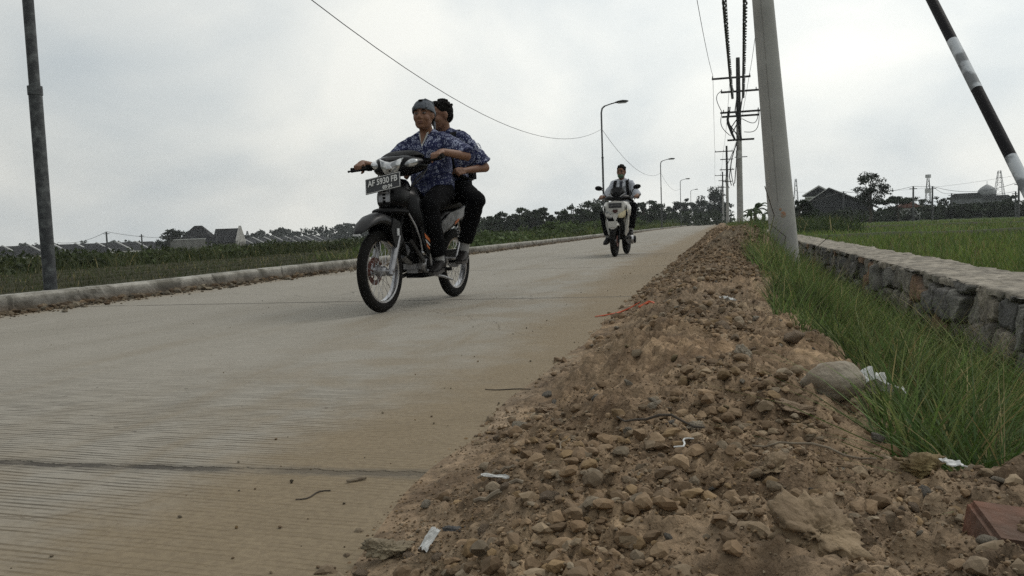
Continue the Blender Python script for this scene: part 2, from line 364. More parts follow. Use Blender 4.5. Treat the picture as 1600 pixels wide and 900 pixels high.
# rocks
def rock_mesh(seed, sub=2, rough=.28):
    rs = np.random.default_rng(seed); bm = bmesh.new(); bmesh.ops.create_icosphere(bm, subdivisions=sub, radius=1)
    V = np.array([v.co[:] for v in bm.verts]); Fc = np.array([[v.index for v in f.verts] for f in bm.faces]); bm.free()
    d = np.ones(len(V))
    for _ in range(9):   # cut facets
        n = rs.normal(size=3); n /= np.linalg.norm(n); c = rs.uniform(.40, .82); dd = V@n
        d = np.where(dd*d > c, c/np.maximum(dd, 1e-3), d)
    if sub >= 2:
        o_ = Vector((seed*1.7, 0, 0)); d = d*np.array([1+.10*mnoise.noise(Vector(v)*2.2+o_)+.08*mnoise.noise(Vector(v)*5+o_)+.06*mnoise.noise(Vector(v)*11+o_) for v in V])
    V = V*d[:, None]; V *= 1+(rough*.25 if sub < 2 else 0)*(rs.random(len(V))-.5)[:, None]
    return V*np.array([1, rs.uniform(.65, .95), rs.uniform(.5, .8)]), Fc
def scatter(name, P, S, m, cols, variants=10, sub=1, seed=1, sink=.3):
    rs = np.random.default_rng(seed); Vs = []; Fs = []; Cs = []; off = 0
    va = [rock_mesh(seed*50+i, sub) for i in range(variants)]; pick = rs.integers(0, variants, len(P))
    for k in range(variants):
        V, Fc = va[k]; I = np.where(pick == k)[0]
        if not len(I): continue
        a = rs.uniform(0, 2*np.pi, (len(I), 3)); ca, sa = np.cos(a), np.sin(a); n = len(I)
        tz = (rs.random(n)-.5)*1.0
        Rz = np.zeros((n, 3, 3)); Rz[:, 0, 0] = ca[:, 0]; Rz[:, 0, 1] = -sa[:, 0]; Rz[:, 1, 0] = sa[:, 0]; Rz[:, 1, 1] = ca[:, 0]; Rz[:, 2, 2] = 1
        Rx = np.zeros((n, 3, 3)); Rx[:, 0, 0] = 1; Rx[:, 1, 1] = np.cos(tz); Rx[:, 1, 2] = -np.sin(tz); Rx[:, 2, 1] = np.sin(tz); Rx[:, 2, 2] = np.cos(tz)
        M = Rz@Rx; W = np.einsum('nij,vj->nvi', M, V)*S[I][:, None, None]
        q = P[I].copy(); q[:, 2] += S[I]*(.5-sink); W += q[:, None]
        Vs.append(W.reshape(-1, 3)); Fs.append((Fc[None]+np.arange(n)[:, None, None]*len(V)+off).reshape(-1, Fc.shape[1])); off += n*len(V)
        Cs.append(np.repeat(cols[I], len(V), 0))
    return npmesh(name, np.concatenate(Vs), np.concatenate(Fs), m, col=np.concatenate(Cs))
m_peb = mat('pebble_stone', (1, 1, 1), (.72, .7, .68), .9, 30, attr=True, bump=.4, bscale=90, bdist=.004, spec=.25)
pal = np.array([[.28, .205, .135], [.23, .16, .10], [.19, .135, .088], [.31, .25, .18], [.27, .235, .185], [.175, .145, .11], [.34, .295, .23], [.26, .18, .095]])*np.array([.97, .95, .88])
n = 190000
u_ = RNG.random(n); Yp = .75*(32/.75)**u_**1.15; Xp = RNG.uniform(-.68, .95, n)
keep = (RNG.random(n) < np.where(Xp > .42, np.where(Yp < 1.8, .9, .15), np.where(Xp < -.55, .45, 1))); Xp, Yp = Xp[keep], Yp[keep]
clus = fbm(Xp*3.2, Yp*2.4, 4, 61); k2 = clus+RNG.random(len(Xp))*.28 > .58; Xp, Yp = Xp[k2], Yp[k2]
S = np.clip(.0016*np.exp(RNG.exponential(.62, len(Xp))), .0013, .015)*(1+np.minimum(Yp, 14)*.22); S = np.minimum(S, .03)
c = pal[RNG.choice(len(pal), len(Xp), p=[.2, .22, .2, .1, .06, .08, .03, .11])]*.62+np.array([.225, .16, .103])*.38; c = c*RNG.uniform(.65, 1.25, (len(Xp), 1))
Z = mound_z(Xp, Yp); 
lump = (S > .0048) & (Yp < 6); drop = lump & (vn(Xp*5, Yp*4, 63)*.6+RNG.random(len(S))*.55 < .70); Xp, Yp, Z, S, c = Xp[~drop], Yp[~drop], Z[~drop], S[~drop], c[~drop]
big = (S > .0048) & (Yp < 6); print('big', big.sum(), len(S)); P_ = np.stack([Xp, Yp, Z], -1)
o = scatter('crumbled_soil', P_[big], S[big]*1.1, m_peb, c[big], sub=2, variants=16, seed=4, sink=.2); tag(o, kind='stuff', label='larger broken lumps of soil and stone in the brown dirt heap', cat='rubble')
o = scatter('gravel', P_[~big], S[~big], m_peb, c[~big], sub=1, seed=3, sink=.15); tag(o, kind='stuff', label='loose pebbles and crumbs of brown soil strewn over the dirt heap', cat='gravel')
# rubble along kerb foot and crumbs on the road
n = 9000
Yp = 2.5*(60/2.5)**RNG.random(n); Xp = KX+.03+np.abs(RNG.normal(0, .17, n)); S = np.clip(.009*np.exp(RNG.exponential(.55, n)), .008, .06); c = pal[RNG.integers(0, 7, n)]*RNG.uniform(.25, .7, (n, 1))
kk = fbm(Yp*.5, Yp*0, 2, 71)+RNG.random(n)*.4 > .45
o = scatter('rubble', np.stack([Xp, Yp, Xp*0], -1)[kk], S[kk], m_peb, c[kk], sub=1, seed=5, sink=.25); tag(o, kind='stuff', label='dark rubble lying along the foot of the long concrete kerb', cat='rubble')
n = 150
Yp = 1.0*(14)**RNG.random(n); Xp = RNG.uniform(-4.5, -.6, n)**1.0; Xp = np.where(RNG.random(n) < .6, RNG.uniform(-1.2, -.6, n), Xp)
S = RNG.uniform(.002, .006, n)*(1+Yp*.05); o = scatter('road_crumbs', np.stack([Xp, Yp, Xp*0], -1), S, m_peb, pal[RNG.integers(0, len(pal), n)]*RNG.uniform(.25, .9, (n, 1)), sub=1, seed=9, sink=.1)
tag(o, kind='stuff', label='tiny crumbs of soil scattered on the concrete road', cat='crumbs')

# kerb (real upstand)
m_kerb = mat('kerb_concrete', (.22, .212, .19), (.085, .08, .066), .9, 4.5, bump=.8, bscale=40, detail=9, bdist=.01, attr=True)
ys = axis((-20, 0, .5), (0, 14, .03), (14, 40, .1), (40, 240, 2)); h = .145
prof = [(0, -.08), (0, 0), (-.002, .04), (-.004, .08), (-.006, .12), (-.008, h-.02), (-.02, h), (-.07, h), (-.13, h), (-.17, h), (-.19, h-.02), (-.195, .08), (-.2, -.2)]
PX = np.array([p[0] for p in prof]); PZ = np.array([p[1] for p in prof]); s_ = np.cumsum(np.r_[0, np.hypot(np.diff(PX), np.diff(PZ))])
Yg, Sg = np.meshgrid(ys, s_, indexing='ij'); dn = (fbm(Yg*13, Sg*17, 4, 81)-.5)
Xg = KX+PX[None]+dn*.010*(PZ[None] < h-.01)-.02*sst(.6, .8, fbm(Yg*9, Sg*6, 3, 83)); Zg = PZ[None]+dn*.008+.02*(fbm(Yg*.4, Yg*0, 2, 82)-.5)
jn = np.abs((Yg % 2.2)-1.1) < .016; Xg = Xg-.02*jn*(PZ[None] > -.01); Zg = Zg-.012*jn*(PZ[None] > .1)
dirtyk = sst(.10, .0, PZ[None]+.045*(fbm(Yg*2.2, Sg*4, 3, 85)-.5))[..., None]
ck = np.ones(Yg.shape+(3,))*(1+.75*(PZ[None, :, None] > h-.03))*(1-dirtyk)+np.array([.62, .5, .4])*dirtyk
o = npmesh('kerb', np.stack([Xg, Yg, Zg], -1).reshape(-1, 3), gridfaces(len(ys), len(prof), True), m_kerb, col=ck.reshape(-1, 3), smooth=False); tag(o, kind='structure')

# stone retaining wall, ditch side
m_wall = mat('rubble_masonry', (1, 1, 1), (.6, .6, .62), .95, 14, bump=1, bscale=55, detail=8, attr=True, bdist=.015)
WX = 1.42; ys = axis((.8, 12, .014), (12, 30, .05), (30, 75, .5)); zs = np.linspace(-.5, .13, 44)
Yg, Zs = np.meshgrid(ys, zs, indexing='ij'); wy = Yg*4.0+1.5*fbm(Yg*2.2, Zs*2.2, 3, 91); wz = Zs*5.2+1.4*fbm(Yg*2.2, Zs*2.2, 3, 92)
f1, f2, idv = vor(wy, wz, 93); e = sst(.01, .10, f2-f1)
Xg = WX+.05-.075*e*(.3+1.1*idv)-.035*(fbm(Yg*12, Zs*12, 5, 94)-.5)-.02*np.abs(fbm(Yg*30, Zs*30, 3, 96)-.5)+.06*(.13-Zs)*-.8
base = np.array([[.20, .195, .18], [.28, .26, .22], [.15, .145, .135], [.33, .29, .23], [.23, .21, .175], [.30, .19, .12], [.19, .18, .165], [.26, .25, .22]])[(idv*7.99).astype(int)]
colw = base*(.55+.45*e[..., None])*(.65+.7*fbm(Yg*7, Zs*7, 4, 95))[..., None]; 
colw = colw*e[..., None]+np.array([.17, .155, .13])*(1-e[..., None])*(.5+fbm(Yg*9, Zs*9, 4, 105))[..., None]
root = empty('stone_wall', (0, 0, 0)); tag(root, 'low rubble stone retaining wall with pale mortar top beside the rice field', 'wall')
npmesh('stone_face', np.stack([Xg, Yg, Zs], -1).reshape(-1, 3), gridfaces(len(ys), len(zs), True), m_wall, root, col=colw.reshape(-1, 3), smooth=True)
m_cap = mat('mortar_cap', (.33, .295, .24), (.13, .115, .092), .95, 11, bump=1, bscale=45, detail=9, bdist=.012)
ws = np.linspace(0, 1, 22); Yg, Wg = np.meshgrid(ys, ws, indexing='ij')
prof_x = WX-.005+.035*(fbm(Yg*9, Yg*0, 5, 97)-.5)*2+(.56+.05*(fbm(Yg*2, Yg*0+5, 3, 98)-.5))*np.clip((Wg-.12)/.76, 0, 1)+.02*(fbm(Yg*16, Wg*6, 3, 99)-.5)
drop = np.where(Wg < .12, (.12-Wg)/.12, 0)*(.028+.05*fbm(Yg*8, Yg*0, 3, 100))+np.where(Wg > .88, (Wg-.88)/.12, 0)*.4
Zg = .132-drop*.8+.035*(fbm(Yg*2, Wg*2, 3, 101)-.5)+.03*(fbm(Yg*16, Wg*9, 5, 102)-.5)
npmesh('mortar_top', np.stack([prof_x, Yg, Zg], -1).reshape(-1, 3), gridfaces(len(ys), len(ws), True), m_cap, root, smooth=True)
# air: thin even haze, sky outside
# ================================================================= STREET FURNITURE AND POLES
m_conc = mat('pole_concrete', (.37, .365, .345), (.27, .265, .25), .85, 2.2, bump=.35, bscale=30, detail=8, bdist=.006, pos=(.3, .7))
m_galv = mat('weathered_galvanised', (.12, .13, .13), (.032, .035, .038), .6, 14, metal=.2, bump=.2, detail=9, pos=(.44, .74))
m_galvf = mat('lamp_metal', (.10, .105, .105), (.07, .072, .075), .6, 3, metal=.4)
m_blk = mat('black_insulation', (.012, .012, .013), rough=.6)
m_steel = mat('dark_steel', (.05, .05, .05), (.03, .028, .026), .6, 5, metal=.5)
m_porc = mat('porcelain', (.06, .035, .025), rough=.25)
m_white = mat('chalky_white_paint', (.62, .62, .6), (.42, .42, .41), .7, 6)
m_rust = mat('rust_orange', (.33, .15, .08), (.30, .27, .22), .9, 30)

def wall_point(px_, py_, z): return None
# nearest concrete pole, leaning
PB = Vector((.76, 10.2, -.25)); lean = R(4.1)
ax = Vector((-math.sin(lean), .0, math.cos(lean))); 
root = empty('concrete_pole', PB); tag(root, 'thick leaning pale concrete power pole rising from the grass beside the stone wall', 'power pole', 'power poles along the right side of the road')
b = B(); pts = [ax*t for t in (0, 1, 2, 3.5, 5.5, 8, 11)]
rr = [.168-.0135*p.length*(1 if p.length < 4 else .8) for p in pts]; b.tube(pts, rr, 28); b.obj('shaft', m_conc, root)
b = B(); 
for k in range(11): # casting seam and form marks
    p = ax*(1.0+.85*k); rad = .168-.0135*p.length*(1 if p.length < 4 else .8); b.tube([p+Vector((-.25*rad, -rad*.975, 0)), p+ax*.8+Vector((-.25*rad, -(rad-.009)*.975, 0))], .0018, 5)
b.obj('seam', mat('seam_grey', (.2, .19, .17)), root)
b = B(); p = ax*.86; b.ell(p+Vector((.01, -.154, 0)), (.03, .006, .045)); b.ell(p+Vector((-.02, -.152, .06)), (.018, .006, .02)); b.obj('rust_stain', m_rust, root)
def crossarm(root, c, w, d=.08, ins=(), mat_=m_steel, insh=.16, yaw=0):
    cx, cy, cz = c; M = Matrix.Rotation(yaw, 3, 'Z')
    B().box(Vector((cx, cy-.12, cz)), (w, d, d), M).obj('crossarm', mat_, root)
    for x in ins:
        p = Vector((cx, cy-.12, cz))+M@Vector((x, 0, 0)); b = B()
        b.tube([p+Vector((0, 0, .03)), p+Vector((0, 0, insh))], .018, 6)
        for q in range(3): b.ell(p+Vector((0, 0, .07+q*insh*.3)), (.055-.008*q, .055-.008*q, .022), sub=1)
        b.obj('insulator', m_porc, root)
# arms of the nearest pole, high above the frame
T = lambda t: ax*t
for t, w, ins in ((9.6, 2.4, (-1.1, -.1, 1.1)), (8.7, 2.0, (-.9, .2, .9))):
    crossarm(root, T(t), w, ins=ins)
crossarm(root, T(7.6), 1.2)

def power_pole(name, x, y, z0, H, lab, arms, dark_from=.55):
    root = empty(name, (x, y, z0)); tag(root, lab, 'power pole', 'power poles along the right side of the road')
    B().tube([(0, 0, 0), (0, 0, H*.62)], [.205, .16], 14).obj('shaft', m_conc, root)
    B().tube([(0, 0, H*.62), (0, 0, H)], [.15, .12], 12).obj('top_section', m_steel, root)
    for (z, w, cx, ins) in arms: crossarm(root, (cx, 0, z), w, .11, ins)
    return root
def cable(name, pts, r, lab, m=m_blk, cat='cable', group='overhead cables between the power poles', parent=None, n=6):
    o = B().tube(pts, r, n).obj(name, m, parent)
    if not parent: tag(o, lab, cat, group)
    return o
def sag(a, b, s, n=26):
    a, b = Vector(a), Vector(b); return [a.lerp(b, i/n)-Vector((0, 0, 4*s*(i/n)*(1-i/n))) for i in range(n+1)]
P2 = (1.12, 52., -.2); H2 = 10.75
pp2 = power_pole('power_pole', *P2, H2, 'tall power pole loaded with crossarms and looped black cables', [(9.55, 2.3, -.42, (-1.1, -.05, 1.1)), (8.7, 2.3, .1, (-1.1, -.4, .95)), (7.45, 2.4, .1, (-1.0, 0, 1.05)), (7.2, 2.2, .1, ()), (5.75, 1.6, .1, ())])
# cable bundle and loops on the pole
rs = random.Random(4)
b = B()
for k in range(9):
    x0 = rs.uniform(-.75, .3); x1 = rs.uniform(-.35, .25); zt = rs.uniform(7.3, 8.5)
    b.tube([(x0, -.2, zt), (x0-.12, -.25, zt-.8), (x1-.15, -.28, zt-1.5), (x1, -.22, 5.8)], .035, 5)
b.obj('cable_bundle', m_blk, pp2)
b = B()
for (xa, za, xb, zb, dp) in ((-1.05, 8.75, -1.0, 7.5, .35), (.2, 7.0, 1.15, 7.6, -.95), (-.1, 5.6, -.35, 2.9, .0), (-1.0, 7.4, -.5, 6.0, -.1), (.3, 6.2, 1.2, 7.4, -.8)):
    pts = [Vector((xa, -.25, za)).lerp(Vector((xb, -.25, zb)), i/10)+Vector((math.sin(i/10*math.pi)*(.28 if xa > 0 else -.28), 0, dp*math.sin(i/10*math.pi)*.6)) for i in range(11)]
    b.tube(pts, .022, 5)
b.tube([(-.15, -.3, 5.6), (-.45, -.3, 4.6), (-.62, -.3, 3.5), (-.5, -.3, 2.95), (-.3, -.3, 3.1), (-.2, -.3, 4.2), (-.12, -.3, 5.4)], .03, 5)
b.tube([(-.1, -.3, 5.6), (-.75, -.3, 4.2), (-.85, -.3, 3.2), (-.62, -.3, 2.8)], .022, 5)
b.obj('cable_loop', m_blk, pp2)
B().box((-.03, -.2, 4.85), (.34, .03, .5)).obj('notice_plate', m_white, pp2)
B().box((.1, 0, 4.7), (.75, .05, .05)).obj('bracket', m_steel, pp2)
P3 = (.75, 106., -.2); P4 = (.3, 160, -.2); P5 = (.0, 214, -.2)
pole_arms = [(9.6, 2.2, -.35, (-1, 0, 1)), (8.6, 1.6, 0, ()), (7.3, 1.8, 0, (-.7, .7)), (5.8, 1.2, 0, ())]
power_pole('power_pole', *P3, 10.3, 'slimmer power pole just left of the tall cable laden pole', pole_arms)
power_pole('power_pole', *P4, 10.3, 'farther power pole standing left behind the slimmer one', pole_arms)
power_pole('power_pole', *P5, 10.0, 'farthest power pole at the end of the road by the dark trees', pole_arms)
# wires
t10 = Vector(PB)+ax*9.9; t2 = Vector(P2)+Vector((0, -.12, 9.75)); t3 = Vector(P3)+Vector((-.35, -.12, 9.75)); t4 = Vector(P4)+Vector((-.35, -.12, 9.75)); t5 = Vector(P5)+Vector((-.35, -.12, 9.75))
BACK = Vector((1.6, -32, 8.6))
for nm, dxa, dxb in (('leftmost thin power cable running to the left insulator', -1.15, -1.5), ('middle thin power cable running to the centre insulator', -.1, -.47), ('right thin power cable running to the right insulator', 1.1, .68)):
    cable('power_cable', sag(BACK+Vector((dxa, 0, 0)), t10+Vector((dxa, 0, 0)), .8)+sag(t10+Vector((dxa, 0, 0)), t2+Vector((dxb, 0, 0)), .9)[1:]+sag(t2+Vector((dxb, 0, 0)), t3+Vector((dxb+.4, 0, 0)), .8)[1:]+sag(t3+Vector((dxb+.4, 0, 0)), t4+Vector((dxb+.4, 0, 0)), .8)[1:]+sag(t4+Vector((dxb+.4, 0, 0)), t5+Vector((dxb+.4, 0, 0)), .8)[1:], .012, nm)
def twisted(name, a, b_, s, lab, r=.042):
    a, b_ = Vector(a), Vector(b_); n = 300; L_ = (b_-a).length; bb = B()
    for ph in (0, 2.1, 4.2):
        pts = []
        for i in range(n+1):
            p = a.lerp(b_, i/n)-Vector((0, 0, 4*s*(i/n)*(1-i/n))); w = i/n*L_*2*math.pi/1.5+ph+.5*math.sin(i*.31)
            pts.append(p+Vector((math.cos(w)*.055, 0, math.sin(w)*.055)))
        bb.tube(pts, r*.8, 5)
    o = bb.obj(name, m_blk); tag(o, lab, 'cable', 'overhead cables between the power poles')
a1 = Vector(PB)+ax*8.9
twisted('twisted_cable', a1+Vector((-.35, 0, 0)), Vector(P2)+Vector((-.35, -.2, 8.3)), .55, 'left thick twisted black cable coming down to the laden pole')
twisted('twisted_cable', a1+Vector((.35, 0, 0)), Vector(P2)+Vector((.28, -.2, 8.3)), .55, 'right thick twisted black cable coming down to the laden pole')

# black and white brace pole, leaning against the concrete pole from beyond the wall
def ray(px, py): return (fw + rt2*((px-800)/1250) - up2*((py-450)/1250))
C0 = Vector((0, 0, CAMZ)); ra, rb = ray(1593, 272), ray(1456, 0); nrm = ra.cross(rb)
tt = (C0-PB).dot(nrm)/ax.dot(nrm); TOP = PB+ax*tt
pa = C0+ra*4.45; dirb = (TOP-pa).normalized(); base = pa-dirb*((pa.z+.1)/dirb.z)
print('BRACE', base, TOP, tt)
if not (4 < tt < 10): TOP = C0+rb*6.6; dirb = (TOP-pa).normalized(); base = pa-dirb*((pa.z-.1)/dirb.z); TOP = pa+dirb*6
root = empty('brace_pole', base); tag(root, 'leaning steel brace pole painted in black and white bands at the right edge', 'pole')
m_bk = mat('worn_black_paint', (.008, .0075, .009), (.10, .10, .11), .55, 26, bump=.2, pos=(.28, .31), spec=.15); m_gw = mat('worn_grey_white_paint', (.50, .53, .56), (.16, .17, .18), .55, 7, pos=(.42, .5), detail=7, bump=.15)
L_ = (TOP-base).length
def tpar(px, py):   # distance along the brace of a point seen there
    r = ray(px, py); w0 = C0-base; a_ = r.dot(r); b_ = r.dot(dirb); c_ = 1; d_ = r.dot(w0); e_ = dirb.dot(w0); return (a_*e_-b_*d_)/(a_*c_-b_*b_)
cuts = [0, tpar(1585, 243), tpar(1531, 138), tpar(1488, 64), L_]
cuts = [0, max(cuts[1]-(cuts[2]-cuts[1])*.9, .1), cuts[1], cuts[2], cuts[3], cuts[3]+(cuts[2]-cuts[1]), L_]
for i in range(6): B().tube([dirb*cuts[i], dirb*cuts[i+1]], .032+.0008*(i % 2), 18).obj('painted_band', m_bk if i % 2 == 0 else m_gw, root)

# street lamps along the left kerb
def street_lamp(x, y, lab, H=6.9, near=False):
    root = empty('street_lamp', (x, y, -.1)); tag(root, lab, 'street lamp', 'street lamps along the left kerb')
    H += .1; m = m_galv if near else m_galvf
    B().tube([(0, 0, 0), (0, 0, 2.25)], .064, 16).obj('lower_tube', m, root)
    B().tube([(0, 0, 2.18), (0, 0, 4.3)], .053, 14).obj('middle_tube', m, root)
    B().tube([(0, 0, 4.2), (0, 0, H-.35), (.05, 0, H-.12), (.2, 0, H)], .045, 12).obj('upper_tube', m, root)
    B().tube([(0, 0, 2.2), (0, 0, 2.29)], .071, 16).obj('collar', m, root)
    B().tube([(0, 0, 4.25), (0, 0, 4.32)], .066, 16).obj('collar', m, root)
    B().tube([(.15, 0, H-.02), (.5, 0, H+.08), (.85, 0, H+.15)], .032, 8).obj('arm', m, root)
    B().loft([(.75, 0, .05, H+.11, H+.17), (.9, 0, .11, H+.08, H+.22), (1.15, 0, .14, H+.10, H+.25), (1.38, 0, .11, H+.12, H+.22), (1.45, 0, .05, H+.15, H+.19)], 12).obj('lamp_head', m_steel, root)
    B().box((1.12, 0, H+.095), (.45, .2, .03)).obj('lamp_glass', mat('lamp_glass', (.5, .5, .48), rough=.2), root)
    return root
lamps = [(-6.80, 6.85, 'nearest grey street lamp post cut off by the top left corner'), (-6.1, 43, 'tall street lamp whose pole rises directly behind the scooter rider'), (-5.9, 83, 'third street lamp along the kerb, just right of the scooter'), (-5.85, 122, 'fourth street lamp along the kerb, smaller than the third'), (-5.8, 162, 'fifth street lamp along the kerb against the far trees'), (-5.8, 202, 'farthest tiny street lamp at the end of the kerb')]
for i, (x, y, lab) in enumerate(lamps): street_lamp(x, y, lab, near=(i == 0))
for (a, b_, s, lab) in ((0, 1, 1.8, 'thin sagging wire from the left edge lamp to the lamp behind the scooter'), (1, 2, 1.1, 'thin wire sagging between the second and third street lamps'), (2, 3, .9, 'thin wire sagging between the third and fourth street lamps')):
    A = lamps[a]; Bp = lamps[b_]; o = B().tube(sag((A[0], A[1], 5.5 if a == 0 else 5.7), (Bp[0], Bp[1], 5.7), s), .0085 if a == 0 else .011, 5).obj('wire', m_blk); tag(o, lab, 'wire', 'wires strung between the street lamps')
B().tube(sag((lamps[0][0]+.02, lamps[0][1], 5.5), (lamps[0][0], lamps[0][1]-36, 5.7), .9), .009, 5).obj('wire', m_blk); tag(bpy.data.objects['wire.003'], 'wire leaving the left edge lamp towards the viewer', 'wire', 'wires strung between the street lamps')

# ================================================================= FAR HOUSES, TOWERS
m_roof = mat('dark_roof_tiles', (.024, .025, .027), (.014, .014, .015), .9, 3, bump=.4, bscale=12, spec=.12)
m_hwall = mat('house_wall', (.36, .35, .32), (.22, .215, .2), .9, 1.2, detail=6)
m_par = mat('white_parapet', (.62, .62, .6), (.48, .48, .46), .8, 2)
m_dkwin = mat('dark_window', (.02, .022, .025), rough=.25)
HX = -130
def row_house(y, i, lab, src=None):
    if src:
        r = src.copy(); COL.objects.link(r); r.location = (HX, y, -4.0); tag(r, lab)
        for ch in src.children: c = ch.copy(); COL.objects.link(c); c.parent = r
        return r
    r = empty('row_house', (HX, y, -4.0)); tag(r, lab, 'house', 'row of small houses beyond the weeds')
    B().prism([(0, 0), (0, 2.8), (-3.5, 4.5), (-7, 2.8), (-7, 0)], .15, 5.85).obj('wall', m_hwall, r)
    B().prism([(.9, 2.62), (.9, 2.75), (-3.5, 4.78), (-7.6, 2.75), (-7.6, 2.6), (-3.5, 4.6)], .1, 5.9).obj('roof', m_roof, r)
    B().prism([(1.0, 2.5), (1.0, 2.9), (-3.5, 5.05), (-7.7, 2.9), (-7.7, 2.5), (-3.5, 4.6)], -.12, .1).obj('gable_parapet', m_par, r)
    B().box((.98, 3, 2.66), (.14, 5.8, .24)).obj('eaves_board', m_par, r)
    B().box((.01, 1.7, 1.5), (.06, 1.5, 1.2)).obj('window', m_dkwin, r); B().box((.01, 4.2, 1.05), (.06, .9, 2.1)).obj('door', m_dkwin, r)
    return r
ysl = [118+6*i for i in range(8)] + [191+6*i for i in range(10)]
first = None
for i, y in enumerate(ysl):
    lab = (f'small row house left of the hipped roof house, {ORD[i]} from the left' if i < 8 else f'small row house right of the white gable, {ORD[i-8]} from it')
    h = row_house(y, i, lab, first)
    if first is None: first = h
def atd(px, py, d):
    r = ray(px, py); return C0+r*d
# big hipped house (built about its own centre), front faces the road
def bighouse():
    c = atd(312, 388, 165); r = empty('hipped_roof_house', (c.x, c.y, -4.0), R(22)); tag(r, 'larger house with steep dark hipped roof and white gable wall among the row houses', 'house')
    B().box((0, 0, 1.9), (7.5, 7, 3.8)).obj('wall', m_hwall, r)
    b = B(); b.rings([[Vector(p) for p in ((-4.3, -4, 3.7), (4.3, -4, 3.7), (4.3, 4, 3.7), (-4.3, 4, 3.7))], [Vector(p) for p in ((-.7, -.3, 7.6), (.7, -.3, 7.6), (.7, .3, 7.6), (-.7, .3, 7.6))]]); b.obj('hipped_roof', m_roof, r)
    B().box((6, -1, 2), (5.4, 6, 4)).obj('side_wing', m_hwall, r)
    B().prism([(-4.6, 3.9), (-4.6, 4.1), (-1, 6.8), (2.6, 4.1), (2.6, 3.9)], 3.6, 8.2, 'x').obj('wing_roof', m_roof, r)
    B().prism([(-4.8, 0), (-4.8, 4.3), (-1, 7.3), (2.8, 4.3), (2.8, 0)], 8.22, 8.7, 'x').obj('white_gable', m_hwall, r)
    return r
bighouse()
c = atd(294, 386, 150); r = empty('boundary_wall', (c.x, c.y, -4), R(25)); tag(r, 'weathered grey plastered boundary wall in front of the hipped roof house', 'wall')
B().box((0, 0, 2.4), (6.2, .25, 4.8)).obj('panel', mat('stained_plaster', (.22, .215, .2), (.12, .115, .105), .9, .9, detail=7), r); B().box((0, 0, 4.87), (6.4, .35, .14)).obj('coping', m_par, r)
# far left low roofs
for i, (px, d, w, hh) in enumerate(((18, 150, 7, 3.6), (52, 160, 6, 3.7), (104, 175, 9, 4.0), (140, 165, 6, 3.7))):
    c = atd(px, 388, d); r = empty('low_house', (c.x, c.y, -4.0), R(40)); tag(r, ['low pale walled house at the far left edge', 'low house with white roof edge left of the near lamp post', 'low wide house just right of the near lamp post', 'low narrow house beyond the weeds right of the near lamp post'][i], 'house', 'low houses at the far left')
    B().box((0, 0, hh*.35), (w, 6, hh*.7)).obj('wall', m_hwall, r); B().prism([(-3.6, hh*.7), (0, hh+.35), (3.6, hh*.7)], -w/2-.3, w/2+.3, 'x').obj('roof', m_roof, r); B().box((0, -3.6, hh*.7), (w+.6, .12, .2)).obj('eaves_board', m_par, r)

# right-hand background buildings
def gz(p, z): p = p.copy(); p.z = z; return p
c = atd(1283, 340, 150); r = empty('white_villa', gz(c, -.3), R(-12)); tag(r, 'two storey white house half hidden behind the big dark gable', 'house')
B().box((0, 0, 2.5), (5, 6, 5)).obj('wall', mat('villa_white', (.55, .55, .53), (.42, .42, .4), .85, 1), r); B().box((.7, -3.02, 3.4), (2.6, .12, 1.0)).obj('window', m_dkwin, r); B().box((-.3, -3.02, 1.2), (3.0, .12, 1.1)).obj('window', m_dkwin, r)
B().prism([(-2.9, 4.9), (0, 6.6), (2.9, 4.9)], -3.6, 3.4, 'y').obj('roof', m_roof, r); B().prism([(-2.95, 4.9), (-2.95, 5.1), (0, 6.85), (2.95, 5.1), (2.95, 4.9), (0, 6.55)], -3.75, -3.55, 'y').obj('roof_edge', m_par, r); B().box((.4, -3.1, 4.75), (5.6, .8, .25)).obj('ledge', m_par, r)
c = atd(1309, 342, 128); r = empty('dark_gable_house', gz(c, -.3), R(-12)); tag(r, 'broad house with large dark grey gable and thin white roof edge', 'house')
m_dg = mat('dark_gable_grey', (.05, .052, .055), (.035, .037, .038), .9, 1.5, spec=.1)
B().prism([(-5.0, 0), (-5.0, 2.6), (-.9, 5.2), (5, 2.6), (5, 0)], -4, 4).obj('wall', m_dg, r)
B().prism([(-5.5, 2.3), (-5.5, 2.5), (-.9, 5.45), (5.8, 2.35), (5.8, 2.1), (-.9, 5.2)], -4.4, 4.2).obj('roof', m_roof, r)
B().prism([(-5.5, 2.45), (-5.5, 2.56), (-.9, 5.56), (5.8, 2.45), (5.8, 2.33), (-.9, 5.44)], -4.5, -4.41).obj('roof_edge', m_par, r)
for (px, py, d, w, hh, lab) in ((1509, 335, 210, 7, 5.6, 'grey flat topped house between the poles right of the tower'), (1546, 335, 230, 10, 5.2, 'long low grey building standing under the mosque dome')):
    c = atd(px, py, d); r = empty('grey_house', gz(c, -.3), R(-10)); tag(r, lab, 'house')
    B().box((0, 0, hh*.42), (w, 6, hh*.84)).obj('wall', mat('grey_wall', (.17, .18, .19), (.12, .125, .13), .9, .6), r); B().prism([(-w/2-.4, hh*.84), (-w/2+.8, hh+.3), (w/2-.8, hh+.3), (w/2+.4, hh*.84)], -3.4, 3.4).obj('roof', m_dg, r); B().box((0, -3.03, hh*.5), (w*.5, .1, .8)).obj('window', m_dkwin, r)
c = atd(1542, 330, 300); r = empty('mosque', gz(c, -.3)); tag(r, 'small mosque with ribbed grey dome on the far right skyline', 'mosque')
B().box((0, 0, 3), (9, 8, 6)).obj('wall', mat('grey_wall', (.2,)*3), r); B().tube([(0, 0, 6), (0, 0, 7.4)], 3.0, 16).obj('drum', m_dg, r)
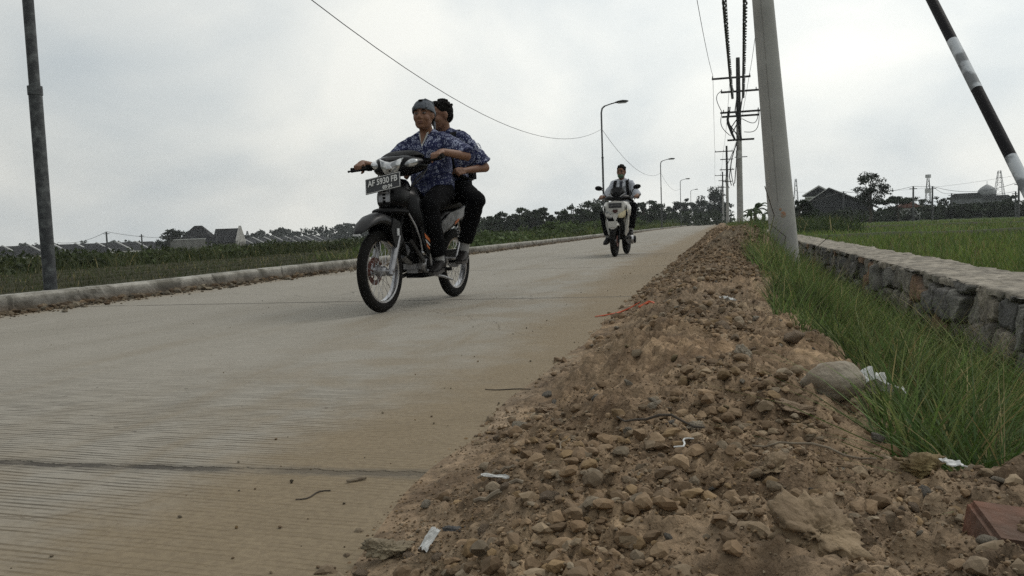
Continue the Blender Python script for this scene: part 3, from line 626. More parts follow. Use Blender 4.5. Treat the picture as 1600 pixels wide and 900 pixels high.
b = B(); b.tube([(0, 0, 7.4+z) for z in (0, .8, 1.7, 2.6, 3.3, 3.8)], [3.0, 3.15, 2.9, 2.1, 1.1, .15], 20); b.tube([(0, 0, 11), (0, 0, 12.4)], .08, 6); b.obj('dome', mat('dome_grey', (.24, .25, .26), (.15, .155, .16), .6, 2), r)
c = atd(1418, 340, 120); r = empty('field_hut', gz(c, -.3)); tag(r, 'tiny field hut with reddish roof under the spreading trees', 'hut'); B().box((0, 0, 1), (3, 2.4, 2)).obj('wall', m_par, r); B().prism([(-2, 1.9), (0, 2.9), (2, 1.9)], -1.5, 1.5).obj('roof', mat('red_roof', (.16, .07, .05)), r)
def tower(px, py0, py1, d, w, lab, name='lattice_tower', drum=False):
    c = atd(px, py0, d); t = atd(px, py1, d); H = t.z+.3; r = empty(name, gz(c, -.3)); tag(r, lab, 'tower')
    b = B(); n = 9
    for sx, sy in ((1, 1), (1, -1), (-1, -1), (-1, 1)): b.tube([(sx*w/2, sy*w/2, 0), (sx*w*.09, sy*w*.09, H)], .13, 4)
    for i in range(n):
        a, e = i/n, (i+1)/n; wa = w/2*(1-a)+w*.09*a; we = w/2*(1-e)+w*.09*e
        for (s1, s2) in (((-1, -1), (1, -1)), ((1, -1), (1, 1)), ((-1, 1), (-1, -1))):
            b.tube([(s1[0]*wa, s1[1]*wa, H*a), (s2[0]*we, s2[1]*we, H*e)], .07, 3); b.tube([(s2[0]*wa, s2[1]*wa, H*a), (s1[0]*we, s1[1]*we, H*e)], .07, 3); b.tube([(s1[0]*we, s1[1]*we, H*e), (s2[0]*we, s2[1]*we, H*e)], .07, 3)
    b.obj('lattice', m_galvf, r)
    if drum:
        b = B(); b.tube([(0, 0, H*.55), (0, 0, H*.66)], w*.45, 10); b.tube([(0, 0, H*.92), (0, 0, H*1.0)], w*.4, 10); b.obj('antenna_drum', mat('antenna_white', (.5,)*3), r)
    else:
        b = B()
        for q in (.72, .84, .95): b.box((0, 0, H*q), (w*.75*(1.3-q), .2, .2))
        b.obj('tower_arm', m_galvf, r)
tower(1244, 345, 280, 380, 3.2, 'slender lattice mast just right of the leaning concrete pole')
tower(1450, 338, 273, 420, 3.4, 'telecom mast carrying round antenna drums on the right skyline', 'telecom_tower', True)
tower(1561, 335, 267, 460, 7.0, 'tapering lattice power tower at the far right skyline')
tower(895, 352, 318, 420, 2.4, 'tiny lattice mast above the treeline left of the scooter')
tower(387, 372, 0+361, 420, 2, 'tiny mast above the far row houses')
# thin utility poles in the right field with wires
up_ = []
for i, (px, py, d, lab) in enumerate(((1318, 299, 120, 'thin utility pole above the dark gable house'), (1427, 291, 100, 'thin pale utility pole standing left of the telecom mast'), (1457, 291, 104, 'thin utility pole right beside the telecom mast'), (1487, 302, 120, 'short utility pole between the mast and the grey house'), (1592, 284, 90, 'thin utility pole at the far right under the brace pole'), (1587, 299, 110, 'thin short utility pole beside the far right one'))):
    t = atd(px, py, d); r = empty('utility_pole', gz(t, -.3)); tag(r, lab, 'utility pole', 'utility poles across the rice field'); H = t.z+.3
    B().tube([(0, 0, 0), (0, 0, H)], [.13, .10], 8).obj('shaft', m_galvf, r); B().box((0, 0, H-.3), (.9, .08, .08)).obj('crossarm', m_steel, r); up_.append(t)
def fieldwire(a, b_, s, lab, r=.022): tag(B().tube(sag(a, b_, s, 14), r, 4).obj('field_wire', m_blk), lab, 'wire', 'wires crossing the sky above the rice field')
fieldwire(atd(1160, 330, 110), up_[0], .5, 'low wire from the road poles to the pole above the gable house')
fieldwire(up_[0], up_[1], .5, 'wire between the gable house pole and the pale pole'); fieldwire(up_[1], up_[2], .05, 'short wire between the two poles by the telecom mast')
fieldwire(up_[2], up_[4], .9, 'long wire from the telecom mast pole to the far right pole'); fieldwire(up_[2], up_[3], .4, 'wire dropping to the short pole'); fieldwire(up_[3], up_[5], .4, 'lower wire reaching the far right short pole')
fieldwire(atd(1244, 300, 300), atd(1620, 268, 260), 2.5, 'highest faint power line across the right sky', .03)
up2_ = []
for i, (px, py, d, lab) in enumerate(((166, 362, 95, 'thin utility pole standing beyond the weeds on the left'), (221, 366, 110, 'faint short utility pole left of the dark twin trees'), (338, 361, 150, 'short utility pole beside the white gable'), (520, 355, 160, 'thin utility pole in front of the far wooded hill'), (470, 356, 190, 'faint utility pole above the last row houses'))):
    t = atd(px, py, d); r = empty('utility_pole', gz(t, -3.6)); tag(r, lab, 'utility pole', 'utility poles beyond the left weeds'); H = t.z+3.6
    B().tube([(0, 0, 0), (0, 0, H)], [.12, .09], 8).obj('shaft', m_galvf, r); B().box((0, 0, H-.25), (.8, .07, .07)).obj('crossarm', m_steel, r); up2_.append(t)
fieldwire(atd(90, 379, 100), up2_[0], .5, 'thin wire reaching the left utility pole from the far left'); fieldwire(up2_[0], up2_[2], 1.0, 'thin wire from the left utility pole to the white gable')

# ================================================================= VEGETATION
def leafmat(name, c1, c2, scale=1.2):
    m = mat(name, c1, c2, .7, scale, attr=True, spec=.25, detail=3)
    t = m.node_tree; p = t.nodes['Principled BSDF']; tr = t.nodes.new('ShaderNodeBsdfTranslucent'); mx = t.nodes.new('ShaderNodeMixShader'); mx.inputs[0].default_value = .25
    src = p.inputs['Base Color'].links[0].from_socket; t.links.new(src, tr.inputs[0]); o = [n for n in t.nodes if n.type == 'OUTPUT_MATERIAL'][0]
    t.links.new(p.outputs[0], mx.inputs[1]); t.links.new(tr.outputs[0], mx.inputs[2]); t.links.new(mx.outputs[0], o.inputs['Surface']); return m
m_grass = leafmat('grass_blade', (1, 1, 1), (.75, .75, .75), 3)
def blades(name, P, H, W, tilt, m=None, cols=None, seed=0, droop=.5, az=None, parent=None, tipc=(1.25, 1.2, .9)):
    rs = np.random.default_rng(seed); n = len(P); az = rs.uniform(0, 2*np.pi, n) if az is None else az
    s = np.array([0, .35, .7, 1.0]); d = np.stack([np.cos(az), np.sin(az), 0*az], -1); t = rs.uniform(0, 2*np.pi, n); sd_ = np.stack([np.cos(t), np.sin(t), 0*t], -1)
    lean_ = tilt*rs.uniform(.3, 1.3, n)
    V = np.zeros((n, 4, 2, 3))
    for k, q in enumerate(s):
        c = P + d*(H*lean_*(q*.45+q*q*droop*1.6))[:, None]; c = c.copy(); c[:, 2] += H*(q*(1-.35*lean_*q*droop)) 
        w = W*(1-q**1.6*.97)*.5; V[:, k, 0] = c-sd_*w[:, None]; V[:, k, 1] = c+sd_*w[:, None]
    f = np.array([[0, 1, 3, 2], [2, 3, 5, 4], [4, 5, 7, 6]]); Fa = (f[None]+np.arange(n)[:, None, None]*8).reshape(-1, 4)
    cc = np.repeat(cols[:, None], 8, 1).reshape(n, 4, 2, 3)*(1+(np.array(tipc)-1)[None, None, None]*s[None, :, None, None])
    return npmesh(name, V.reshape(-1, 3), Fa, m or m_grass, parent, cc.reshape(-1, 3))
def gcol(n, rs, base=((.085, .14, .042), (.12, .185, .062), (.17, .205, .085), (.065, .10, .038)), dry=.08):
    c = np.array(base)[rs.integers(0, len(base), n)]*rs.uniform(.7, 1.25, (n, 1)); k = rs.random(n) < dry; c[k] = np.array([.28, .24, .13])*rs.uniform(.6, 1.2, (k.sum(), 1)); return c
rs = np.random.default_rng(11)
# ditch grass
n = 85000; Y = 1.3*(45/1.3)**rs.random(n)**.9; X = rs.uniform(.18, 1.5, n)
edge = .36+.25*(fbm(Y*1.1, 0*Y+9, 2, 5)-.5)-.1*sst(2, 4, Y)+.35*sst(1.7, 1.2, Y); edge = edge - .05*sst(2.3, 1.8, Y) + .5*sst(1.5, 1.22, Y); k = (X > edge) & ((X-edge > .12) | (rs.random(n) < .4)); k &= ~((np.abs(X-.26) < .5) & (np.abs(Y-9.3) < .7) & (rs.random(n) < .75)); X, Y = X[k], Y[k]; n = len(X)
P = np.stack([X, Y, mound_z(X, Y)-.01], -1)
H = rs.uniform(.09, .30, n)*(.25+1.6*fbm(X*2.6, Y*2.6, 3, 77))*(.65+.45*sst(.3, .75, X)-.45*sst(.95, 1.25, X)); W = rs.uniform(.0025, .0075, n)*(1+Y*.06)
cb = gcol(n, rs); mm = (.35+1.3*fbm(X*3, Y*3, 3, 78))[:, None]
tag(blades('ditch_grass', P, H, W, .55, cols=cb*mm, seed=1), kind='stuff', label='dense green grass filling the ditch between dirt heap and stone wall', cat='grass')
n = 2300; Y = 1.75*(16/1.75)**rs.random(n); X = rs.uniform(.55, 1.4, n); P = np.stack([X, Y, mound_z(X, Y)], -1)
tag(blades('tall_grass', P, rs.uniform(.2, .44, n), rs.uniform(.004, .008, n), .9, cols=gcol(n, rs, ((.12, .17, .06), (.16, .20, .085), (.10, .14, .05)), dry=.3), seed=2, droop=.55, az=rs.normal(2.6, 1.1, n)), kind='stuff', label='long arching blades of tall and dry grass leaning over the ditch', cat='grass')
# big tufts lower right
cen = [(.46, 1.52), (.58, 1.55), (.70, 1.5), (.50, 1.68), (.60, 1.72), (.72, 1.8), (.85, 1.7), (.66, 1.95), (.78, 2.05), (.9, 2.25), (.68, 2.4), (.95, 2.7), (1.05, 2.0), (.93, 1.9), (.6, 2.15)]
P = []; 
for cx, cy in cen:
    m_ = 190; a = rs.normal(0, .05, (m_, 2)); P.append(np.stack([cx+a[:, 0], cy+a[:, 1], mound_z(cx+a[:, 0], cy+a[:, 1])-.02], -1))
P = np.concatenate(P); n = len(P)
tag(blades('grass_tuft', P, rs.uniform(.16, .36, n), rs.uniform(.0035, .0065, n), 1.0, cols=gcol(n, rs, ((.05, .10, .025), (.08, .14, .04), (.06, .09, .03)), .12), seed=3, droop=.6), kind='stuff', label='long bladed grass tufts spilling towards the dirt at lower right', cat='grass')
# rice field right
def patch(name, n, X, Y, z, h, w, base, lab, dry=.05, seed=4, tilt=.4, cat='grass'):
    rs2 = np.random.default_rng(seed); zz_ = ground_z(X, Y) if z is None else np.full(len(X), float(z))
    c = gcol(len(X), rs2, base, dry)*(.72+.56*fbm(X*.35, Y*.12, 3, seed))[:, None]
    o = blades(name, np.stack([X, Y, zz_-.02], -1), h, w, tilt, cols=c, seed=seed); tag(o, kind='stuff', label=lab, cat=cat); return o
n = 110000; Y = 2.2*(95/2.2)**rs.random(n)**.72; wid = 3+Y*1.35; X = 1.98+rs.random(n)**1.0*wid; kk = (X < 70); X, Y = X[kk], Y[kk]; n = len(X)
band = (np.abs(Y-34-.1*X) < .6) | (np.abs(Y-62) < .8); kk = ~band; X, Y = X[kk], Y[kk]; n = len(X)
patch('rice_field_grass', n, X, Y, None, rs.uniform(.16, .34, n)*(1+.0*Y), rs.uniform(.005, .010, n)*(1+Y*.11), ((.12, .19, .05), (.15, .215, .06), (.20, .235, .085), (.09, .14, .042)), 'bright green rice growing in the field beyond the stone wall', .06)
n = 260; Y = 3+rs.random(n)**1.5*16; X = 2.05+rs.random(n)*(1+Y*.7)
patch('dry_stalks', n, X, Y, None, rs.uniform(.4, .72, n), rs.uniform(.003, .005, n)*(1+Y*.05), ((.10, .085, .05), (.15, .13, .07), (.05, .06, .03)), 'thin dark dry stalks standing above the rice behind the wall', .3, 8, .5)
# bund strips in the field
for i, (y, w_) in enumerate(((34, .5), (62, .6))):
    V = []; xs_ = np.linspace(2.2, 90, 60)
    for q, z in ((-.5, -.3), (-.25, -.12), (.25, -.12), (.5, -.3)): V.append(np.stack([xs_, y+.1*xs_*(i == 0)+q*w_, z+.03*np.sin(xs_*3)], -1))
    V = np.stack(V, 1); tag(npmesh('field_bund', V.reshape(-1, 3), gridfaces(60, 4), mat('bund_soil', (.06, .055, .035), (.045, .06, .025), .95, 2), smooth=True), kind='structure')
n = 5000; Y = 6+rs.random(n)*70; X = rs.uniform(1.45, 2.1, n); kk = Y > 16; X, Y = X[kk], Y[kk]; n = len(X)
patch('verge_weeds', n, X*0+rs.uniform(.55, 2.0, n), Y, -.3, rs.uniform(.25, .62, n), rs.uniform(.01, .025, n)*(1+Y*.02), ((.06, .11, .03), (.08, .13, .035)), 'leafy weeds along the verge beyond the leaning concrete pole', .08, 21, .6)
# left field: low seedlings on ridges, then tall weeds
n = 45000; Y = 3.0*(110/3.0)**rs.random(n)**.8; X = -6.3-rs.random(n)*8.5
patch('field_seedlings', n, X, Y, None, rs.uniform(.04, .15, n), rs.uniform(.004, .008, n)*(1+Y*.07), ((.045, .065, .022), (.06, .08, .03), (.07, .07, .04)), 'short sparse seedlings on the ridged soil behind the kerb', .08, 12)
n = 52000; Y = 2+rs.random(n)**.8*125; X = -14.2-rs.random(n)**1.3*11; 
patch('tall_weeds', n, X, Y, None, rs.uniform(.2, .46, n)*(.75+.5*fbm(X*.25, Y*.12, 3, 55)), rs.uniform(.012, .022, n)*(1+Y*.018), ((.045, .062, .024), (.06, .078, .03), (.08, .085, .04), (.035, .045, .018)), 'tall dark green weeds growing beyond the ridged field', .03, 13, .5)
n = 30000; Y = 17+rs.random(n)**1.2*160; X = -6.5-rs.random(n)**1.5*(2.5+Y*.05)
hh = rs.uniform(.2, .6, n)*(.6+.9*sst(20, 60, Y))*(.7+.6*fbm(X*.5, Y*.15, 3, 56))
patch('kerbside_weeds', n, X, Y, -.1, hh, rs.uniform(.010, .022, n)*(1+Y*.02), ((.07, .11, .035), (.095, .135, .045), (.12, .145, .055), (.045, .065, .025)), 'light green weeds growing along the far stretch of kerb', .08, 14, .6)

# trees
m_bark = mat('bark', (.075, .06, .045), (.04, .033, .026), .95, 6, bump=.5)
m_leaf = leafmat('tree_leaf', (1, 1, 1), (.7, .7, .7), .8)
def tree(name, base, H, lab, seed, group=None, spread=.42, cl=26, leafs=70, ls=.16, cr=(.3, 1.0), col=(.035, .055, .022), cat='tree', flat=1., bare=.0):
    rs = np.random.default_rng(seed); r = empty(name, base); tag(r, lab, cat, group)
    b = B(); trunk_top = H*.8; w = [(0, 0, -.3)]; x = y = 0
    for i in range(1, 6): x += rs.normal(0, .02)*H; y += rs.normal(0, .02)*H; w.append((x, y, trunk_top*i/5))
    b.tube(w, [H*.03*(1-.75*i/5)+.01 for i in range(6)], 7); tips = []
    for i in range(cl):
        q = rs.uniform(cr[0], 1); a = rs.uniform(0, 2*np.pi); prof = math.sqrt(max(0.05, math.sin(min(1, (q-cr[0])/(1-cr[0])*.86+.12)*math.pi)))
        rad = spread*H*prof*rs.uniform(.35, 1.0); c = Vector((math.cos(a)*rad, math.sin(a)*rad, H*(.05+q*.88)*1.0))
        if flat != 1: c.z = H*(.72+(q-.65)*flat)
        tips.append(c); t0 = Vector(w[min(4, int(q*4))]).lerp(Vector(w[min(5, int(q*4)+1)]), .3)
        if i < 22: b.tube([t0, t0.lerp(c, .5)+Vector((0, 0, .03*H)), c], [H*.010, H*.007, H*.003], 4)
    b.obj('trunk', m_bark, r)
    cs = []; ns = []
    for c in tips:
        k = int(leafs*rs.uniform(.5, 1.4)); d = rs.normal(size=(k, 3)); d /= np.linalg.norm(d, axis=1)[:, None]; rad = H*rs.uniform(.07, .13)*(rs.random(k)**.5)
        cs.append(np.array(c)+d*rad[:, None]*np.array([1.25, 1.25, .7])); ns.append(np.full(k, rs.uniform(.65, 1.35)))
    Cn = np.concatenate(cs); tone = np.concatenate(ns); n = len(Cn)
    u = rs.normal(size=(n, 3)); u /= np.linalg.norm(u, axis=1)[:, None]; v = np.cross(u, rs.normal(size=(n, 3))); v /= np.linalg.norm(v, axis=1)[:, None]
    s = ls*rs.uniform(.5, 1.3, n)[:, None]; V = np.stack([Cn-u*s, Cn-v*s*.45, Cn+u*s, Cn+v*s*.45], 1)
    cc = np.repeat((np.array(col)*tone[:, None]*rs.uniform(.7, 1.3, (n, 1)))[:, None], 4, 1)
    npmesh('crown', V.reshape(-1, 3), np.arange(4*n).reshape(-1, 4), m_leaf, r, cc.reshape(-1, 3)); return r
def zt(px, py, d): return atd(px, py, d).z
def treeat(name, px, pyt, d, lab, seed, z0=-.3, **k):
    c = atd(px, 350, d); t = zt(px, pyt, d); return tree(name, (c.x, c.y, z0), t-z0, lab, seed, **k)
# mid treeline between pillion and scooter and beyond
tl = [(768, 344), (783, 336), (800, 340), (816, 328), (833, 333), (848, 330), (862, 345), (880, 332), (893, 326), (908, 330), (922, 318), (934, 312), (946, 316), (1003, 322), (1016, 318), (1030, 322)]
for i, (px, py) in enumerate(tl):
    if i < 13: lab = f'{ORD[i]} dark bushy tree from the left in the treeline left of the scooter'
    else: lab = f'{ORD[i-13]} dark bushy tree in the treeline right of the scooter rider'
    treeat('bushy_tree', px, py-6, 120+7*(i % 4), lab, 100+i, group='dark treeline behind the left kerb', ls=.22, cl=32, leafs=80, spread=.44, cr=(.05, 1), col=(.035, .05, .025))
tr = [(1058, 322), (1072, 316), (1088, 318), (1103, 312), (1128, 318)]
for i, (px, py) in enumerate(tr): treeat('bushy_tree', px, py-7, 215, f'{ORD[i]} dark tree from the left where the road ends', 140+i, group='dark trees at the end of the road', ls=.32, cl=30, leafs=70, spread=.5, cr=(.05, 1), col=(.022, .034, .018))
for i, (px, py) in enumerate(((1117, 288), (1128, 300))): treeat('conifer', px, py, 205, ['tall pointed conifer at the end of the road', 'shorter pointed conifer right of the tall one'][i], 150+i, ls=.3, cl=46, leafs=60, spread=.13, cr=(.0, 1), col=(.018, .03, .017))
# far wooded hill left + behind rows: one far-off wood
rs = np.random.default_rng(31); Cn = []; To = []
for k in range(520):
    px = rs.uniform(-40, 1060); d = rs.uniform(300, 360); hor = 388-.036*px
    topy = hor-(9+8*sst(380, 500, px)+3*math.sin(px*.05)-4*sst(560, 700, px)+5*(fbm(np.array([px*.03]), np.array([0.]), 3, 5)[0]-.5)*2)*(.35+.65*sst(350, 420, px))
    c = atd(px, topy+rs.uniform(2, 20), d); m_ = 60; dd = rs.normal(size=(m_, 3)); dd /= np.linalg.norm(dd, axis=1)[:, None]
    Cn.append(np.array(c)+dd*rs.uniform(1.0, 2.6)*(rs.random((m_, 1))**.4)*np.array([1.4, 1, .8])); To.append(np.full(m_, rs.uniform(.7, 1.3)))
def leafcloud(name, Cn, To, ls, col, lab, kind='stuff', seed=1):
    rs = np.random.default_rng(seed); Cn = np.concatenate(Cn); To = np.concatenate(To); n = len(Cn)
    u = rs.normal(size=(n, 3)); u /= np.linalg.norm(u, axis=1)[:, None]; v = np.cross(u, rs.normal(size=(n, 3))); v /= np.linalg.norm(v, axis=1)[:, None]
    s = ls*rs.uniform(.5, 1.3, n)[:, None]; V = np.stack([Cn-u*s, Cn-v*s*.6, Cn+u*s, Cn+v*s*.6], 1)
    cc = np.repeat((np.array(col)*To[:, None]*rs.uniform(.7, 1.3, (n, 1)))[:, None], 4, 1)
    o = npmesh(name, V.reshape(-1, 3), np.arange(4*n).reshape(-1, 4), m_leaf, None, cc.reshape(-1, 3)); tag(o, lab, 'wood', kind=kind); return o
leafcloud('far_wood', Cn, To, .75, (.032, .042, .03), 'far dark wooded skyline behind the row houses')
# hedge masses right, below skyline
Cn = []; To = []
for k in range(420):
    px = rs.uniform(1236, 1680); d = rs.uniform(112, 135); hor = 388-.036*px
    hgt = 6+10*fbm(np.array([px*.045]), np.array([2.]), 3, 15)[0]
    c = atd(px, hor-rs.uniform(-6, hgt), d); m_ = 60; dd = rs.normal(size=(m_, 3)); dd /= np.linalg.norm(dd, axis=1)[:, None]
    Cn.append(np.array(c)+dd*rs.uniform(.35, .9)*(rs.random((m_, 1))**.4)*np.array([1.4, 1, .8])); To.append(np.full(m_, rs.uniform(.6, 1.35)))
leafcloud('far_hedge', Cn, To, .24, (.03, .043, .022), 'tangled dark scrub and hedge along the far edge of the rice field', seed=2)
# broad leaved weed thickets
def thicket(name, pts, r, k, ls, col, lab, seed):
    rs = np.random.default_rng(seed); Cn = []; To = []
    for (x, y, z) in pts:
        m_ = int(k*rs.uniform(.6, 1.4)); dd = rs.normal(size=(m_, 3)); dd /= np.linalg.norm(dd, axis=1)[:, None]; Cn.append(np.array([x, y, z])+dd*r*rs.uniform(.6, 1.3)*(rs.random((m_, 1))**.4)*np.array([1.3, 1.3, .85])); To.append(np.full(m_, rs.uniform(.55, 1.5)))
    leafcloud(name, Cn, To, ls, col, lab, seed=seed)
q = np.random.default_rng(61); n = 700; Yq = 4+q.random(n)*120; Xq = -14.8-q.random(n)**1.2*9; Hq = .05+.27*fbm(Xq*.2, Yq*.09, 3, 57)
thicket('weed_thicket', [(x, y, -.05+h*q.uniform(.1, 1)) for x, y, h in zip(Xq, Yq, Hq)], .34, 70, .075, (.05, .066, .026), 'dense dark broad leaved weeds mixed into the tall growth beyond the ridged field', 62)
n = 420; Yq = 22+q.random(n)**1.1*150; Xq = -7-q.random(n)**1.4*(3+Yq*.05); Hq = (.25+.7*sst(25, 70, Yq))*(.5+fbm(Xq*.4, Yq*.12, 3, 58))
thicket('roadside_thicket', [(x, y, -.1+h*q.uniform(.2, 1)) for x, y, h in zip(Xq, Yq, Hq)], .4, 70, .09, (.07, .10, .035), 'leafy green roadside weeds behind the far part of the kerb', 63)
Cn = []; To = []
for k in range(300):
    px = rs.uniform(735, 1140); d = rs.uniform(135, 165); c = atd(px, 388-.036*px-rs.uniform(-6, 15), d); m_ = 60; dd = rs.normal(size=(m_, 3)); dd /= np.linalg.norm(dd, axis=1)[:, None]
    Cn.append(np.array(c)+dd*rs.uniform(.5, 1.3)*(rs.random((m_, 1))**.4)*np.array([1.4, 1, .8])); To.append(np.full(m_, rs.uniform(.6, 1.35)))
leafcloud('far_undergrowth', Cn, To, .3, (.04, .056, .028), 'grey green undergrowth filling the foot of the treeline', seed=3)
treeat('spreading_tree', 1358, 268, 100, 'lone round crowned tree standing out above the scrub in the right field', 201, spread=.34, cl=26, leafs=130, ls=.15, cr=(.38, 1), col=(.022, .033, .017))
treeat('umbrella_tree', 1402, 302, 105, 'flat topped spreading tree right of the lone round tree', 202, spread=.75, cl=34, leafs=110, ls=.14, cr=(.45, 1), col=(.026, .042, .02), flat=.35)
for i, (px, py, d) in enumerate(((1250, 312, 70), (1262, 322, 72), (1465, 306, 125), (1480, 308, 130), (1440, 309, 130), (1525, 314, 130), (1590, 303, 120), (1575, 310, 118))):
    treeat('small_tree', px, py, d, ['dark small tree touching the right side of the concrete pole', 'low dark tree left of the gable house', 'small tree right under the telecom mast pole', 'small tree left of the grey flat topped house', 'small tree left of the telecom mast', 'small tree before the low grey building', 'small dark tree at the right edge below the brace pole', 'small dark tree left of the right edge tree'][i], 210+i, spread=.5, cl=24, leafs=60, ls=.16, cr=(.05, 1), col=(.026, .04, .02))
treeat('broad_tree', 264, 357, 150, 'left dark tree rising beside the hipped roof', 230, z0=-4, spread=.34, cl=26, leafs=60, ls=.3, cr=(.4, 1), col=(.02, .028, .016))
treeat('broad_tree', 279, 359, 152, 'second dark tree between its twin and the hipped roof', 231, z0=-4, spread=.3, cl=22, leafs=60, ls=.3, cr=(.4, 1), col=(.02, .028, .016))
treeat('broad_tree', 308, 351, 178, 'dark tree top rising behind the hipped roof', 232, z0=-4, spread=.24, cl=22, leafs=60, ls=.3, cr=(.5, 1), col=(.02, .028, .016))
# banana plants near the tall power pole
m_ban = leafmat('banana_leaf', (1, 1, 1), (.8, .8, .8), 2)
def banana(px, d, H, lab, seed):
    rs = np.random.default_rng(seed); c = atd(px, 350, d); r = empty('banana_plant', (c.x, c.y, -.3)); tag(r, lab, 'banana plant', 'banana plants right of the tall power pole')
    B().tube([(0, 0, 0), (.03, 0, H*.5), (.05, 0, H*.62)], [.16, .11, .07], 8).obj('stem', mat('banana_stem', (.10, .11, .045), (.06, .05, .03)), r)
    for k in range(9):
        a = rs.uniform(0, 2*np.pi); L = H*rs.uniform(.5, .8); up0 = rs.uniform(.5, 1.5); V = []; m_ = 9
        for i in range(m_):
            q = i/(m_-1); p = np.array([math.cos(a)*L*q*.8, math.sin(a)*L*q*.8, H*.6+L*(up0*q-1.15*q*q)]); w = .26*math.sin(min(1, q*1.02+.03)*math.pi)**.6*H*.28; sdv = np.array([-math.sin(a), math.cos(a), 0])
            V += [p-sdv*w+[0, 0, -w*.4], p, p+sdv*w+[0, 0, -w*.4]]
        npmesh('leaf', np.array(V), gridfaces(m_, 3), m_ban, r, np.tile([[.05, .075, .028]], (len(V), 1))*rs.uniform(.6, 1.3))
for i, (px, d, H) in enumerate(((1180, 62, 2.5), (1192, 66, 2.2), (1173, 70, 2.0), (1203, 72, 2.0))): banana(px, d, H, ['largest banana plant beside the tall power pole', 'banana plant in the middle of the clump', 'small banana plant half behind the tall pole', 'rightmost banana plant next to the leaning pole'][i], 300+i)
n = 2600; 
patch('pole_scrub', n, np.random.default_rng(5).uniform(1.7, 7.5, n), 45+np.random.default_rng(6).random(n)*30, -.3, np.random.default_rng(7).uniform(.5, 1.3, n), np.random.default_rng(8).uniform(.04, .09, n), ((.04, .065, .022), (.055, .08, .03)), 'low green scrub around the banana plants', .05, 22, .6)
# thin vine stems climbing the concrete pole
b = B(); b.tube([(.45, 9.9, -.3), (.52, 9.9, .3), (.60, 9.95, .6), (.5, 9.98, .95)], .006, 5); b.tube([(.5, 9.8, -.3), (.66, 9.8, .1), (.72, 9.85, .35), (.55, 9.85, .5)], .005, 5); b.tube([(.95, 9.9, -.3), (1.05, 9.9, .2), (1.2, 9.8, .35)], .004, 5)
tag(b.obj('dead_vine', m_bark), 'thin dead stems curling in front of the leaning concrete pole', 'dead vine')
# ================================================================= STONES AND LITTER ON THE HEAP
def mz(x, y): return float(mound_z(np.array([x]), np.array([y]))[0]) if x > -.62 else 0.0
def stone_mat(name, c, c2): return mat(name, c, c2, .92, 14, bump=.9, bscale=60, detail=8, bdist=.01)
SM = [stone_mat('stone_pale', (.34, .30, .235), (.20, .165, .12)), stone_mat('stone_brown', (.27, .195, .13), (.16, .115, .072)), stone_mat('stone_grey', (.20, .18, .15), (.125, .105, .083)), stone_mat('stone_ochre', (.27, .21, .10), (.14, .10, .05))]
def stone(name, x, y, size, m, lab, seed, sq=(1, .8, .65), rz=0, sink=.25, group=None, dirty=1):
    V, Fc = rock_mesh(seed, 4, .05); d = np.ones(len(V))
    if name == 'cobblestone':
        bm = bmesh.new(); bmesh.ops.create_icosphere(bm, subdivisions=4, radius=1); V = np.array([v.co[:] for v in bm.verts]); Fc = np.array([[v.index for v in f.verts] for f in bm.faces]); bm.free(); V = V*np.array([1+.16*mnoise.noise(Vector(v)*1.4)+.05*mnoise.noise(Vector(v)*4) for v in V])[:, None]*1.05
    else:
        V, Fc = rock_mesh(seed, 5, .0); d = np.array([1+.34*mnoise.turbulence(Vector(v)*1.3+Vector((seed, 0, 0)), 5, False, noise_basis='BLENDER', amplitude_scale=.6, frequency_scale=2.2)-.28+.10*mnoise.noise(Vector(v)*9+Vector((seed, 0, 0)))+.06*mnoise.noise(Vector(v)*19) for v in V]); V = V*d[:, None]
    n3 = fbm(V[:, 0]*3+V[:, 2]*2+seed, V[:, 1]*3-V[:, 2]*2, 4, seed)-.5; V = V*(1+.15*n3)[:, None]*np.array(sq)*size/2
    o = npmesh(name, V, Fc, m, smooth=True); o.location = (x, y, mz(x, y)+size*sq[2]*.5*(1-2*sink)); o.rotation_euler = (.2*math.sin(seed), .15*math.cos(seed*2), rz); tag(o, lab, 'stone', group); return o
stone('cobblestone', .238, 1.90, .135, stone_mat('cobble', (.30, .265, .21), (.17, .135, .095)), 'big smooth rounded cobble beside the white litter at the grass edge', 11, (1, .72, .62), .3, .0)
stone('rock', .30, 1.36, .115, stone_mat('rock_ochre', (.24, .185, .085), (.13, .09, .05)), 'yellowish brown rock near the rusty brick at lower right', 12, (1, .9, .75), .2, .36)
stone('rock', .455, 1.47, .12, SM[2], 'grey pitted concrete lump at the foot of the grass tuft', 13, (1, .8, .6), 0, .2)
stone('soil_clod', .105, .985, .15, stone_mat('clod', (.26, .19, .115), (.15, .105, .062)), 'largest rough clod of hardened soil at the bottom right', 14, (1, 1.0, .85), .5, .22)
stone('rock', -.545, 1.19, .12, stone_mat('flatstone', (.23, .19, .125), (.14, .11, .07)), 'flat pale topped stone at the bottom beside the white paper', 15, (1.1, .75, .38), .1, .1)
stone('rock', -.495, 2.2, .125, SM[1], 'brown rock at the road side edge of the heap', 16, (1.2, .9, .55), .3, .2)
stone('rock', .06, 2.35, .10, SM[0], 'upright brown stone slab in the upper middle of the heap', 17, (.8, .55, 1.25), .3, .2)
stone('rock', -.44, 1.245, .062, stone_mat('slate', (.10, .098, .095), (.07, .067, .064)), 'dark slate grey stone above the white paper', 18, (1, .7, .5), .1, .2)
stone('rock', -.06, 1.62, .06, SM[0], 'pale chip of stone next to the small white root', 19, (1, .8, .7), .4, .1)
stone('rock', -.15, 1.75, .05, SM[0], 'pale angular stone left of the small white root', 20, (.8, .7, 1), .4, .1)
